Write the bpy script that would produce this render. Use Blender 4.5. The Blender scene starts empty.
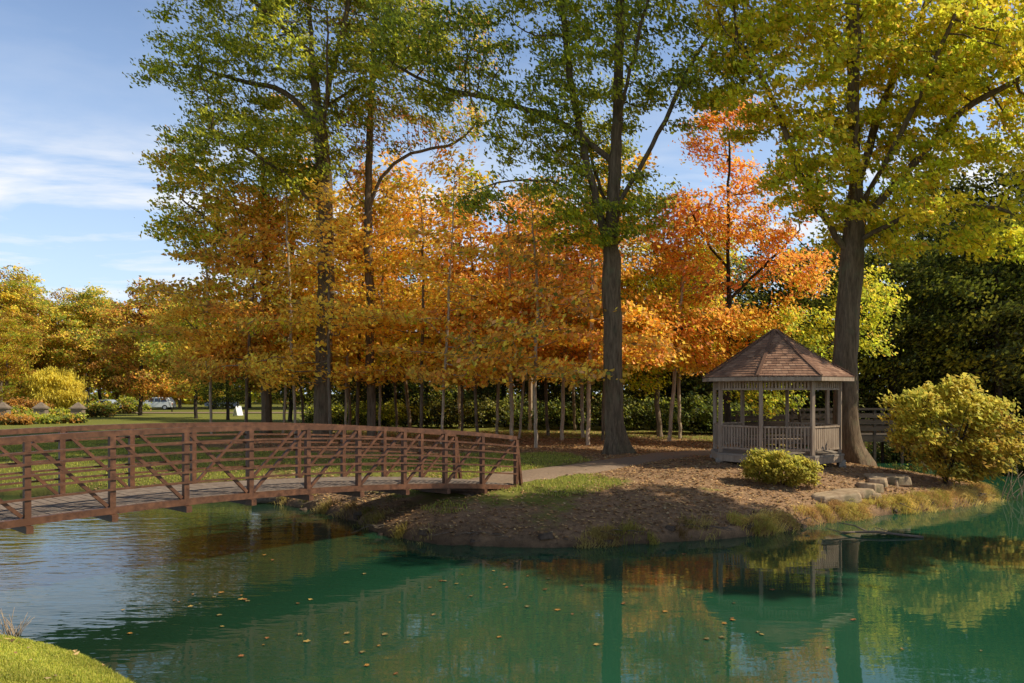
import bpy, math, random
import numpy as np
from mathutils import Vector, Matrix, noise as mnoise
R = math.radians
rng = np.random.default_rng(7)
random.seed(7)
sc = bpy.context.scene
SAZ, SEL = R(98), R(43)               # sun azimuth (clockwise from +Y) and elevation
LIGHT = np.array([math.sin(SAZ) * math.cos(SEL), math.cos(SAZ) * math.cos(SEL), math.sin(SEL)])
col = sc.collection
F, HY, ZC = 800.0, 391.0, 2.9          # focal length in pixels, horizon row, eye height over the pond

def wx(px, Y): return (px - 512.0) / F * Y
def wz(py, Y): return ZC + (HY - py) * Y / F
def at(px, py, Y): return (wx(px, Y), Y, wz(py, Y))

# ------------------------------------------------------------------ tagging
def tag(o, label=None, cat=None, group=None, kind=None):
    if label: o['label'] = label
    if cat: o['category'] = cat
    if group: o['group'] = group
    if kind: o['kind'] = kind
    return o
def empty(name, loc=(0, 0, 0), rz=0.0, label=None, cat=None, group=None):
    o = bpy.data.objects.new(name, None); col.objects.link(o)
    o.location = loc; o.rotation_euler = (0, 0, rz); o.empty_display_size = .3
    return tag(o, label, cat, group)
def copy_tree(o, parent=None):
    c = o.copy(); col.objects.link(c)
    if parent is not None:
        c.parent = parent
    for ch in [x for x in col.objects if x.parent == o]:
        copy_tree(ch, c)
    return c

# ------------------------------------------------------------------ materials
def newmat(name):
    m = bpy.data.materials.new(name); m.use_nodes = True
    nt = m.node_tree; nt.nodes.clear()
    return m, nt, nt.nodes, nt.links
def ramp(ns, stops):
    r = ns.new('ShaderNodeValToRGB'); e = r.color_ramp.elements
    while len(e) > 1: e.remove(e[-1])
    e[0].position = stops[0][0]; e[0].color = (*stops[0][1], 1)
    for p, c in stops[1:]:
        x = e.new(p); x.color = (*c, 1)
    return r
def mathn(ns, ls, op, a, b=None, clamp=False):
    n = ns.new('ShaderNodeMath'); n.operation = op; n.use_clamp = clamp
    for i, v in enumerate((a, b)):
        if v is None: continue
        if isinstance(v, (int, float)): n.inputs[i].default_value = v
        else: ls.new(v, n.inputs[i])
    return n.outputs[0]
def noise(ns, ls, vec, scale, detail=4, rough=.55, dist=0.0):
    n = ns.new('ShaderNodeTexNoise'); n.inputs['Scale'].default_value = scale
    n.inputs['Detail'].default_value = detail; n.inputs['Roughness'].default_value = rough
    n.inputs['Distortion'].default_value = dist
    if vec is not None: ls.new(vec, n.inputs['Vector'])
    return n.outputs['Fac']
def mapping(ns, ls, vec, scale=(1, 1, 1), rot=(0, 0, 0)):
    n = ns.new('ShaderNodeMapping'); n.inputs['Scale'].default_value = scale
    n.inputs['Rotation'].default_value = rot
    ls.new(vec, n.inputs['Vector']); return n.outputs['Vector']
def mixc(ns, ls, f, a, b, mode='MIX'):
    n = ns.new('ShaderNodeMix'); n.data_type = 'RGBA'; n.blend_type = mode
    for k, v in ((0, f), (6, a), (7, b)):
        if isinstance(v, (int, float)): n.inputs[k].default_value = v
        elif isinstance(v, tuple): n.inputs[k].default_value = (*v, 1)
        else: ls.new(v, n.inputs[k])
    return n.outputs[2]
def finish(ns, ls, color, rough=.8, bump=None, bstr=.4, bdist=.02, spec=.3, metal=0.0):
    p = ns.new('ShaderNodeBsdfPrincipled'); o = ns.new('ShaderNodeOutputMaterial')
    if isinstance(color, tuple): p.inputs['Base Color'].default_value = (*color, 1)
    else: ls.new(color, p.inputs['Base Color'])
    if isinstance(rough, (int, float)): p.inputs['Roughness'].default_value = rough
    else: ls.new(rough, p.inputs['Roughness'])
    p.inputs['Specular IOR Level'].default_value = spec; p.inputs['Metallic'].default_value = metal
    if bump is not None:
        b = ns.new('ShaderNodeBump'); b.inputs['Strength'].default_value = bstr
        b.inputs['Distance'].default_value = bdist; ls.new(bump, b.inputs['Height'])
        ls.new(b.outputs['Normal'], p.inputs['Normal'])
    ls.new(p.outputs[0], o.inputs[0]); return p
def geo_pos(ns): return ns.new('ShaderNodeNewGeometry').outputs['Position']
def obj_co(ns): return ns.new('ShaderNodeTexCoord').outputs['Object']

def mottled(name, c1, c2, scale=6, rough=.8, stretch=(1, 1, 1), bstr=.4, bdist=.01, spec=.3, c3=None, metal=0.0):
    m, nt, ns, ls = newmat(name)
    v = mapping(ns, ls, obj_co(ns), stretch)
    f = noise(ns, ls, v, scale, 6, .65)
    st = [(.3, c1), (.7, c2)]
    c = ramp(ns, st); ls.new(f, c.inputs[0]); cc = c.outputs[0]
    if c3:
        f2 = noise(ns, ls, obj_co(ns), scale * .22, 4, .6)
        g = mathn(ns, ls, 'MULTIPLY', mathn(ns, ls, 'SUBTRACT', f2, .52), 7, True)
        cc = mixc(ns, ls, g, cc, c3)
    finish(ns, ls, cc, rough, f, bstr, bdist, spec, metal)
    return m
def leaf_mat(name, trans=.42, shift=.03, bright=1.4):
    m, nt, ns, ls = newmat(name)
    a = ns.new('ShaderNodeAttribute'); a.attribute_name = 'col'
    oi = ns.new('ShaderNodeObjectInfo')
    h = ns.new('ShaderNodeHueSaturation'); ls.new(a.outputs['Color'], h.inputs['Color'])
    ls.new(mathn(ns, ls, 'ADD', mathn(ns, ls, 'MULTIPLY', oi.outputs['Random'], shift), .5 - shift / 2), h.inputs['Hue'])
    ls.new(mathn(ns, ls, 'ADD', mathn(ns, ls, 'MULTIPLY', oi.outputs['Random'], .25), bright), h.inputs['Value'])
    d = ns.new('ShaderNodeBsdfDiffuse'); t = ns.new('ShaderNodeBsdfTranslucent'); g = ns.new('ShaderNodeBsdfGlossy')
    g.inputs['Roughness'].default_value = .45; g.inputs['Color'].default_value = (.75, .75, .7, 1)
    ls.new(h.outputs[0], d.inputs[0])
    gm = ns.new('ShaderNodeGamma'); gm.inputs[1].default_value = 0.86; ls.new(h.outputs[0], gm.inputs[0])
    ls.new(gm.outputs[0], t.inputs[0])
    x = ns.new('ShaderNodeMixShader'); x.inputs[0].default_value = trans
    ls.new(d.outputs[0], x.inputs[1]); ls.new(t.outputs[0], x.inputs[2])
    y = ns.new('ShaderNodeMixShader'); y.inputs[0].default_value = .02
    ls.new(x.outputs[0], y.inputs[1]); ls.new(g.outputs[0], y.inputs[2])
    o = ns.new('ShaderNodeOutputMaterial'); ls.new(y.outputs[0], o.inputs[0])
    return m
def bark_mat(name, c1, c2, moss=None):
    m, nt, ns, ls = newmat(name)
    v = mapping(ns, ls, obj_co(ns), (1, 1, .14))
    f = noise(ns, ls, v, 13, 6, .7, .3)
    f2 = noise(ns, ls, obj_co(ns), 1.3, 4, .6)
    c = ramp(ns, [(.32, c1), (.66, c2)]); ls.new(f, c.inputs[0])
    cc = mixc(ns, ls, mathn(ns, ls, 'MULTIPLY', f2, .5), c.outputs[0], tuple(x * .55 for x in c2))
    if moss:
        f3 = mathn(ns, ls, 'MULTIPLY', mathn(ns, ls, 'SUBTRACT', noise(ns, ls, obj_co(ns), 2.6, 5, .6), .53), 6, True)
        cc = mixc(ns, ls, mathn(ns, ls, 'MULTIPLY', f3, .5), cc, moss)
    finish(ns, ls, cc, .92, f, .9, .035, .15)
    return m

M = {}
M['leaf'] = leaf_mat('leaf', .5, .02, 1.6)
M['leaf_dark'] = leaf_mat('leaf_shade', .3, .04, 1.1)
M['grassblade'] = leaf_mat('grass_blade', .35, .0, 1.35)
M['litter'] = leaf_mat('fallen_leaf', .1, .0, 1.05)
M['bark_oak'] = bark_mat('bark_oak', (.045, .028, .016), (.24, .165, .10), (.13, .13, .07))
M['bark_grey'] = bark_mat('bark_grey', (.06, .038, .024), (.27, .195, .125))
M['bark_pale'] = bark_mat('bark_pale', (.22, .15, .095), (.66, .50, .34))
M['bark_dark'] = bark_mat('bark_dark', (.02, .015, .011), (.08, .06, .045))
M['steel'] = mottled('weathering_steel', (.05, .021, .011), (.185, .08, .04), 9, .42, bstr=.15, bdist=.004, c3=(.10, .042, .02))
M['plank'] = mottled('deck_plank', (.15, .105, .08), (.31, .24, .185), 7, .85, (1, 1, 1), .4, .006)
M['gaz'] = mottled('weathered_wood', (.22, .15, .10), (.42, .315, .225), 11, .85, (1, 1, .15), .3, .004)
M['gazfloor'] = mottled('gazebo_floor_wood', (.22, .17, .13), (.34, .28, .22), 8, .85)
M['oldwood'] = mottled('old_grey_wood', (.05, .036, .025), (.11, .08, .055), 8, .9, (.2, 1, 1), .3, .004)
M['stone'] = mottled('flat_stone', (.24, .15, .085), (.55, .40, .25), 5, .9, bstr=.6, bdist=.02, c3=(.12, .10, .05))
M['pillarstone'] = mottled('pillar_stone', (.16, .12, .085), (.28, .21, .15), 5, .9)
M['mudrock'] = mottled('muddy_rock', (.05, .034, .024), (.15, .10, .065), 9, .9)
M['pier'] = mottled('concrete_pier', (.24, .20, .16), (.36, .31, .25), 9, .9)
M['deadwood'] = mottled('dead_wood', (.09, .065, .045), (.24, .18, .13), 12, .9, (1, 1, 1), .5, .006)
M['straw'] = mottled('dry_stalk', (.28, .19, .12), (.5, .38, .25), 14, .9)

# shingles with a per-shingle value
m, nt, ns, ls = newmat('roof_shingle')
a = ns.new('ShaderNodeAttribute'); a.attribute_name = 'rnd'
c = ramp(ns, [(0, (.16, .08, .045)), (.5, (.30, .155, .09)), (1, (.46, .27, .165))]); ls.new(a.outputs['Fac'], c.inputs[0])
f = noise(ns, ls, obj_co(ns), 22, 5, .7)
cc = mixc(ns, ls, .35, c.outputs[0], mixc(ns, ls, f, (.06, .03, .02), (.34, .2, .15)))
finish(ns, ls, cc, .9, f, .5, .006, .2); M['shingle'] = m

# ground: grass attribute, and wet edge plus painted bank shade, blended with noise
m, nt, ns, ls = newmat('ground_cover')
P = geo_pos(ns)
ag = ns.new('ShaderNodeAttribute'); ag.attribute_name = 'grass'
ad = ns.new('ShaderNodeAttribute'); ad.attribute_name = 'damp_shade'
n1 = noise(ns, ls, P, .9, 6, .62); n2 = noise(ns, ls, P, 9, 6, .7); n3 = noise(ns, ls, P, 38, 4, .7); n4 = noise(ns, ls, P, .16, 4, .6)
gr = ramp(ns, [(.25, (.07, .085, .016)), (.5, (.16, .18, .03)), (.75, (.30, .28, .06))]); ls.new(n2, gr.inputs[0])
gr2 = mixc(ns, ls, n4, gr.outputs[0], (.24, .22, .05))
so = ramp(ns, [(.25, (.085, .05, .028)), (.46, (.30, .18, .10)), (.72, (.46, .27, .14))]); ls.new(n2, so.inputs[0])
so2 = mixc(ns, ls, mathn(ns, ls, 'MULTIPLY', mathn(ns, ls, 'SUBTRACT', n3, .52), 5, True), so.outputs[0], (.50, .31, .17))
fac = mathn(ns, ls, 'ADD', ag.outputs['Fac'], mathn(ns, ls, 'MULTIPLY', mathn(ns, ls, 'SUBTRACT', n1, .5), 1.3))
fac = mathn(ns, ls, 'ADD', fac, mathn(ns, ls, 'MULTIPLY', mathn(ns, ls, 'SUBTRACT', n2, .5), .7))
fac = mathn(ns, ls, 'MULTIPLY', mathn(ns, ls, 'SUBTRACT', fac, .38), 4, True)
c = mixc(ns, ls, fac, so2, gr2)
c = mixc(ns, ls, ad.outputs['Fac'], c, (.022, .017, .012))
hh = mathn(ns, ls, 'ADD', n2, mathn(ns, ls, 'MULTIPLY', n3, .5))
finish(ns, ls, c, .95, hh, .8, .05, .12); M['ground'] = m

m, nt, ns, ls = newmat('path_gravel')
P = geo_pos(ns)
n2 = noise(ns, ls, P, 14, 6, .7); n3 = noise(ns, ls, P, 1.2, 4, .6)
c = ramp(ns, [(.3, (.22, .145, .095)), (.7, (.40, .285, .19))]); ls.new(n2, c.inputs[0])
cc = mixc(ns, ls, mathn(ns, ls, 'MULTIPLY', n3, .5), c.outputs[0], (.15, .10, .07))
finish(ns, ls, cc, .95, n2, .4, .01, .15); M['path'] = m

m, nt, ns, ls = newmat('pond_water')
P = geo_pos(ns)
v1 = mapping(ns, ls, P, (.55, 1.7, 1), (0, 0, R(-12)))
w1 = noise(ns, ls, v1, 1.5, 2, .5, .5)
v2 = mapping(ns, ls, P, (.8, 2.2, 1), (0, 0, R(9)))
w2 = noise(ns, ls, v2, 4.2, 2, .5, .3)
v3 = mapping(ns, ls, P, (.25, .25, 1)); w3 = noise(ns, ls, v3, 1.0, 2, .5)
sx = ns.new('ShaderNodeSeparateXYZ'); ls.new(P, sx.inputs[0])
amp = ns.new('ShaderNodeMapRange'); amp.clamp = True
for i, vv in enumerate((-5.5, -.5, 1.0, .22)): amp.inputs[i + 1].default_value = vv
ls.new(sx.outputs[0], amp.inputs[0])
hgt = mathn(ns, ls, 'ADD', w1, mathn(ns, ls, 'MULTIPLY', w2, .33))
hgt = mathn(ns, ls, 'MULTIPLY', hgt, mathn(ns, ls, 'MULTIPLY', amp.outputs[0], mathn(ns, ls, 'ADD', .55, mathn(ns, ls, 'MULTIPLY', w3, .9))))
murk = noise(ns, ls, P, .35, 3, .5)
wc = mixc(ns, ls, murk, (.011, .062, .031), (.020, .092, .045))
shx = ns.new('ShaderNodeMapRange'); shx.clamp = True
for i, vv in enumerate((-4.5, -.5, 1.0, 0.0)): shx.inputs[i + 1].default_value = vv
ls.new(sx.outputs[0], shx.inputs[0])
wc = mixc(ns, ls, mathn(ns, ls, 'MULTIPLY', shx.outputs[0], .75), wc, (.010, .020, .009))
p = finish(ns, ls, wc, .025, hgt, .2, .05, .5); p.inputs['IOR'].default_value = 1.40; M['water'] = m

def plain(name, c, rough=.5, metal=0.0, spec=.5):
    m, nt, ns, ls = newmat(name)
    f = noise(ns, ls, obj_co(ns), 6, 3, .5)
    cc = mixc(ns, ls, mathn(ns, ls, 'MULTIPLY', f, .25), c, tuple(x * .6 for x in c))
    finish(ns, ls, cc, rough, None, spec=spec, metal=metal); return m
M['carwhite'] = plain('white_car_paint', (.72, .72, .70), .3)
M['carsilver'] = plain('silver_blue_car_paint', (.40, .45, .52), .3)
M['cardark'] = plain('dark_car_paint', (.03, .035, .045), .3)
M['glass'] = plain('car_glass', (.02, .025, .03), .08, 0, .8)
M['tyre'] = plain('tyre_rubber', (.02, .02, .02), .8)
M['rim'] = plain('wheel_rim', (.45, .45, .46), .35, .7)
M['lamp'] = plain('lamp_lens', (.8, .78, .7), .2)
M['redlamp'] = plain('tail_lens', (.4, .03, .02), .25)
M['whiteboard'] = plain('white_canvas', (.8, .8, .78), .7)

# ------------------------------------------------------------------ mesh builders
class MB:
    def __init__(s): s.v = []; s.f = []
    def box(s, c, size, ax=None, taper=1.0):
        """box centred at c with axes ax (3 vectors)"""
        ax = ax or (Vector((1, 0, 0)), Vector((0, 1, 0)), Vector((0, 0, 1)))
        b = len(s.v); c = Vector(c)
        for k in (-.5, .5):
            t = taper if k > 0 else 1.0
            for i, j in ((-.5, -.5), (.5, -.5), (.5, .5), (-.5, .5)):
                s.v.append(c + ax[0] * (i * size[0] * t) + ax[1] * (j * size[1] * t) + ax[2] * (k * size[2]))
        for q in ((3, 2, 1, 0), (4, 5, 6, 7), (0, 1, 5, 4), (1, 2, 6, 5), (2, 3, 7, 6), (3, 0, 4, 7)):
            s.f.append([b + x for x in q])
    def bar(s, a, b_, w, h, up=(0, 0, 1)):
        """rectangular bar from a to b: w across, h along up"""
        a = Vector(a); b_ = Vector(b_); d = b_ - a; L = d.length; d.normalize()
        u = Vector(up); side = d.cross(u)
        if side.length < 1e-4: side = d.cross(Vector((0, 1, 0)))
        side.normalize(); u = side.cross(d).normalized()
        s.box((a + b_) / 2, (w, L, h), (side, d, u))
    def strip(s, pts, w, h, side_dir):
        """continuous rectangular section along pts"""
        n = len(pts); b = len(s.v); sd = Vector(side_dir).normalized()
        for i, p_ in enumerate(pts):
            p_ = Vector(p_); t = (Vector(pts[min(i + 1, n - 1)]) - Vector(pts[max(i - 1, 0)])).normalized()
            u = sd.cross(t).normalized()
            if u.z < 0: u = -u
            for i2, j2 in ((-.5, -.5), (.5, -.5), (.5, .5), (-.5, .5)):
                s.v.append(p_ + sd * (i2 * w) + u * (j2 * h))
        for i in range(n - 1):
            o = b + 4 * i
            for k in range(4):
                s.f.append([o + k, o + (k + 1) % 4, o + 4 + (k + 1) % 4, o + 4 + k])
        s.f.append([b + 3, b + 2, b + 1, b]); e = b + 4 * (n - 1); s.f.append([e, e + 1, e + 2, e + 3])
    def tube(s, pts, rads, k=6):
        n = len(pts); b = len(s.v); prev = None
        for i, p_ in enumerate(pts):
            p_ = Vector(p_); t = (Vector(pts[min(i + 1, n - 1)]) - Vector(pts[max(i - 1, 0)]))
            t = t.normalized() if t.length > 1e-6 else Vector((0, 0, 1))
            if prev is None:
                prev = t.cross(Vector((0.13, 1, 0.07))).normalized()
            prev = (prev - t * prev.dot(t)).normalized(); q = t.cross(prev)
            for j in range(k):
                a_ = 2 * math.pi * j / k
                s.v.append(p_ + (prev * math.cos(a_) + q * math.sin(a_)) * rads[i])
        for i in range(n - 1):
            for j in range(k):
                s.f.append([b + i * k + j, b + i * k + (j + 1) % k, b + (i + 1) * k + (j + 1) % k, b + (i + 1) * k + j])
        s.f.append([b + (n - 1) * k + j for j in range(k)]); s.f.append([b + j for j in reversed(range(k))])
    def build(s, name, mat, parent=None, smooth=False, bevel=0.0):
        me = bpy.data.meshes.new(name); me.from_pydata([tuple(v) for v in s.v], [], s.f); me.update()
        if smooth: me.polygons.foreach_set('use_smooth', [True] * len(me.polygons))
        me.materials.append(mat)
        o = bpy.data.objects.new(name, me); col.objects.link(o)
        if parent is not None: o.parent = parent
        if bevel > 0:
            bm_ = o.modifiers.new('bevel', 'BEVEL'); bm_.width = bevel; bm_.segments = 2; bm_.limit_method = 'ANGLE'
        return o

def np_mesh(name, V, Fq, mat, parent=None, attrs=None, smooth=False):
    """V (n,3), Fq (m,k) quads or tris; attrs {name:(type,array)} on points"""
    me = bpy.data.meshes.new(name); n = len(V); m_, k = Fq.shape
    me.vertices.add(n); me.vertices.foreach_set('co', np.ascontiguousarray(V, dtype=np.float32).ravel())
    me.loops.add(m_ * k); me.loops.foreach_set('vertex_index', np.ascontiguousarray(Fq, dtype=np.int32).ravel())
    me.polygons.add(m_); me.polygons.foreach_set('loop_start', np.arange(0, m_ * k, k, dtype=np.int32))
    me.polygons.foreach_set('use_smooth', np.full(m_, smooth, dtype=bool))
    me.update(calc_edges=True)
    for an, (ty, arr) in (attrs or {}).items():
        at_ = me.attributes.new(an, ty, 'POINT')
        at_.data.foreach_set('color' if ty == 'FLOAT_COLOR' else 'value', np.ascontiguousarray(arr, dtype=np.float32).ravel())
    me.materials.append(mat)
    o = bpy.data.objects.new(name, me); col.objects.link(o)
    if parent is not None: o.parent = parent
    return o

def unit(a): return a / np.maximum(np.linalg.norm(a, axis=1, keepdims=True), 1e-9)
def leaf_cards(name, C, size, colors, mat, parent=None, upbias=.6, aspect=.62, droop=0.0, d=None, flutter=.25):
    n = len(C)
    nrm = unit(rng.normal(size=(n, 3))); nrm *= np.where(nrm @ LIGHT < 0, -1, 1)[:, None]     # blades turn toward the light, as real leaves do
    nrm = unit(nrm * (.85 if upbias < 1 else .5) + (LIGHT * .75 if upbias < 1 else np.array([0, 0, 1.0])) + np.array([0, 0, upbias * .25]))
    if d is None:
        d = rng.normal(size=(n, 3)); d[:, 2] -= droop
    d = unit(d - nrm * (d * nrm).sum(1, keepdims=True) * (1.0 if droop == 0 else .3))
    s_ = unit(np.cross(d, nrm)); L = (size * rng.uniform(.5, 1.45, n))[:, None]; W = L * aspect
    bend = nrm * L * rng.uniform(-flutter, flutter, (n, 1))
    V = np.empty((n, 4, 3)); V[:, 0] = C - d * L * .5; V[:, 1] = C + s_ * W * .5 + bend + d * L * .05
    V[:, 2] = C + d * L * .5; V[:, 3] = C - s_ * W * .5 + bend + d * L * .05
    Fq = np.arange(4 * n).reshape(n, 4)
    Cc = np.ones((n, 4, 4)); Cc[:, :, :3] = colors[:, None, :]
    return np_mesh(name, V.reshape(-1, 3), Fq, mat, parent, {'col': ('FLOAT_COLOR', Cc.reshape(-1, 4))})

# ------------------------------------------------------------------ trees
def blob_points(blobs, n, gap=.5, gscale=.45, seed=0, shell=.35):
    """points filling a union of ellipsoids, thinned by a noise field so that the crown has gaps"""
    vols = np.array([b[3] * b[4] * b[5] for b in blobs]); w = vols ** .8; w /= w.sum(); out = []
    off = Vector((seed * 7.3, seed * 3.1, 0))
    while len(out) < n:
        b = blobs[rng.choice(len(blobs), p=w)]
        u = rng.normal(size=3); u /= np.linalg.norm(u); r = rng.random() ** shell
        p_ = np.array(b[:3]) + u * r * np.array(b[3:6])
        if mnoise.noise(Vector((p_[0] * gscale, p_[1] * gscale, p_[2] * gscale * 1.9)) + off) * .5 + .5 < gap * .92 + rng.random() * .08 - .04: continue
        out.append(p_)
    return np.array(out)

def grow(paths, attr, step=.45, kill=.6, iters=90, sag=0.0):
    pos = []; par = []
    for pi, path in enumerate(paths):
        P_ = [np.array(p, float) for p in path]
        if pi == 0: last = -1
        else:
            dd = np.linalg.norm(np.array(pos) - P_[0], axis=1); last = int(dd.argmin())
            P_[0] = pos[last]
        # dense catmull-ish resample
        Q = []
        for i in range(len(P_) - 1):
            p0 = P_[max(i - 1, 0)]; p1 = P_[i]; p2 = P_[i + 1]; p3 = P_[min(i + 2, len(P_) - 1)]
            k = max(1, int(round(np.linalg.norm(p2 - p1) / step)))
            for j in range(k):
                t = j / k
                Q.append(.5 * ((2 * p1) + (-p0 + p2) * t + (2 * p0 - 5 * p1 + 4 * p2 - p3) * t * t + (-p0 + 3 * p1 - 3 * p2 + p3) * t ** 3))
        Q.append(P_[-1])
        for i, q in enumerate(Q):
            if pi > 0 and i == 0: continue
            if i > 0: q = q + rng.normal(size=3) * step * .05
            pos.append(q); par.append(last); last = len(pos) - 1
    ntrunk = len(pos)
    A = attr; alive = np.ones(len(A), bool)
    nd = np.full(len(A), 1e9); ni = np.zeros(len(A), int)
    new0 = 0; minz = pos[0][2] + 1.2
    children = {}
    for it in range(iters):
        NP = np.array(pos[new0:]); idx = np.arange(new0, len(pos))
        ok = NP[:, 2] > minz if it == 0 else np.ones(len(NP), bool)
        NP = NP[ok]; idx = idx[ok]; new0 = len(pos)
        al = np.where(alive)[0]
        if len(al) == 0: break
        if len(NP):
            D = np.linalg.norm(A[al][:, None] - NP[None], axis=2)
            j = D.argmin(1); dm = D[np.arange(len(al)), j]; up = dm < nd[al]
            nd[al[up]] = dm[up]; ni[al[up]] = idx[j[up]]
        alive &= nd > kill
        al = np.where(alive)[0]
        if len(al) == 0: break
        order = ni[al]
        un = np.unique(order); made = 0
        for k in un:
            a_ = A[al[order == k]] - pos[k]
            a_ = a_ / np.linalg.norm(a_, axis=1, keepdims=True)
            d_ = a_.mean(0) + rng.normal(size=3) * .13; d_[2] -= sag
            L = np.linalg.norm(d_)
            if L < .05: continue
            q = pos[k] + d_ / L * step
            if any(np.linalg.norm(q - pos[c]) < .45 * step for c in children.get(k, ())): continue
            children.setdefault(k, []).append(len(pos)); pos.append(q); par.append(int(k)); made += 1
        if not made: break
    return np.array(pos), np.array(par), ntrunk

def tree_parts(paths, attr, r0, tip=.011, step=.45, kill=.6, barkmat=None, leafn=20000, lsize=.13, palette=None,
               parent=None, lspread=.34, upbias=.3, flare=.7, taper=1.0, leafmat=None, minr=.012, bush=False,
               lobes=5, lobedir=None, thin=4, droop=0.0, aspect=.62, names=('trunk', 'crown'), pexp=2.35, flat=.4):
    pos, par, nt_ = grow(paths, attr, step, kill)
    n = len(pos); cnt = np.zeros(n); isl = np.ones(n, bool)
    for i in range(n):
        if par[i] >= 0: isl[par[i]] = False
    cnt[isl] = 1
    for i in range(n - 1, 0, -1): cnt[par[i]] += cnt[i] if par[i] >= 0 else 0
    rad = tip * np.maximum(cnt, 1) ** (1 / pexp)
    base = rad[0]; k_ = r0 / base
    # the limbs are scaled gradually toward the wanted trunk size
    rad = rad * (1 + (k_ - 1) * np.clip((rad - tip) / max(base - tip, 1e-6), 0, 1) ** .8) if k_ > 1 else np.minimum(rad, r0 * 1.0)
    best = np.full(n, -1)
    for i in range(n):
        p = par[i]
        if p >= 0 and (best[p] < 0 or cnt[i] > cnt[best[p]]): best[p] = i
    mb = MB()
    for i in range(n):
        p = par[i]
        if p >= 0 and best[p] == i: continue
        ch = [i]
        while best[ch[-1]] >= 0: ch.append(int(best[ch[-1]]))
        if p >= 0 and rad[i] < minr * .98 and len(ch) < 2: continue
        pts = [pos[c] for c in ch]; rr = [rad[c] for c in ch]
        if p >= 0:
            pts = [pos[p]] + pts; rr = [min(rad[i] * 1.25, rad[p] * .9)] + rr
            rm = max(rr); mb.tube(pts, rr, 8 if rm > .12 else 6 if rm > .05 else 4 if rm > .02 else 3)
        elif bush or r0 < .04:
            mb.tube(pts, rr, 5)
        else:
            # main stem: fine rings at the foot with root flare
            sides = 26 if r0 > .2 else 10
            P_ = np.array(pts); s_ = np.r_[0, np.cumsum(np.linalg.norm(np.diff(P_, axis=0), axis=1))]
            zz = np.r_[np.arange(0, min(1.6, s_[-1] * .4), .1), np.arange(min(1.6, s_[-1] * .4), s_[-1], step)]
            X_ = np.c_[[np.interp(zz, s_, P_[:, j]) for j in range(3)]].T; rr2 = np.interp(zz, s_, rr)
            b = len(mb.v); ph = rng.random() * 6.3
            for q, (c, r_, z_) in enumerate(zip(X_, rr2, zz)):
                for j in range(sides):
                    th = 2 * math.pi * j / sides
                    fl = flare * math.exp(-z_ / (r0 * 1.15 + .1))
                    lo = (.45 + .55 * max(0, math.cos(lobes * th + ph)) ** 1.5)
                    if lobedir is not None: lo *= (1 + 1.1 * max(0, math.cos(th - lobedir)) ** 3)
                    bump_ = 1 + .045 * math.sin(th * 7 + z_ * .6 + ph) + .05 * mnoise.noise(Vector((math.cos(th) * 1.6, math.sin(th) * 1.6, z_ * .5 + ph)))
                    rj = r_ * bump_ * (1 + fl * lo)
                    mb.v.append(Vector((c[0] + rj * math.cos(th), c[1] + rj * math.sin(th), c[2] - (.12 if q == 0 else 0))))
            for q in range(len(zz) - 1):
                for j in range(sides):
                    mb.f.append([b + q * sides + j, b + q * sides + (j + 1) % sides, b + (q + 1) * sides + (j + 1) % sides, b + (q + 1) * sides + j])
            mb.f.append([b + (len(zz) - 1) * sides + j for j in range(sides)])
    tr = mb.build(names[0], barkmat or M['bark_grey'], parent, smooth=True)
    # leaves on the thin nodes
    lim = thin
    th_ = np.where((cnt <= lim) & (np.arange(n) >= nt_ - 2))[0]
    if len(th_) == 0: th_ = np.where(cnt <= lim)[0]
    wgt = 1.0 / (1 + .35 * (cnt[th_] - 1)) * rng.uniform(.3, 1.6, len(th_)); wgt /= wgt.sum()
    pick = rng.choice(len(th_), leafn, p=wgt)
    g = rng.normal(size=(leafn, 3)); g[:, 2] *= flat
    C = pos[th_][pick] + g * lspread
    colr = palette(C, th_[pick])
    lf = leaf_cards(names[1], C, lsize, colr, leafmat or M['leaf'], parent, upbias, aspect, droop)
    return tr, lf

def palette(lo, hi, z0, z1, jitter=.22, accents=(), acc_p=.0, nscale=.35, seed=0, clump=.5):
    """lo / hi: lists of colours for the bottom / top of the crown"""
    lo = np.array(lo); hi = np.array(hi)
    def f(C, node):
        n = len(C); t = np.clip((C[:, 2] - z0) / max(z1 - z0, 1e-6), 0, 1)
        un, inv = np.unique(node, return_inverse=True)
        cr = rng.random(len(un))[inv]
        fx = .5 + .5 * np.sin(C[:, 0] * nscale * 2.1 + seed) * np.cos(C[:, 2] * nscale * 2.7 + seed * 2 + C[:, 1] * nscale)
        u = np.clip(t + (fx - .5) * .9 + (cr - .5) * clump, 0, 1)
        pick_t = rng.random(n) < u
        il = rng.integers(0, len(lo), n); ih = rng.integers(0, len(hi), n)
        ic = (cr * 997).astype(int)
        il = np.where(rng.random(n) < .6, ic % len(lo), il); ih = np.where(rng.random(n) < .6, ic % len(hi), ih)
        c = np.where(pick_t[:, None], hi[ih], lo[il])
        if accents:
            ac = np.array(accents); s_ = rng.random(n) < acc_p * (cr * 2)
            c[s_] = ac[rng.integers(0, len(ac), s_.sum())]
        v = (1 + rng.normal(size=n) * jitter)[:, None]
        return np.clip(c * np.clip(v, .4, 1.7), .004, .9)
    return f

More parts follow.
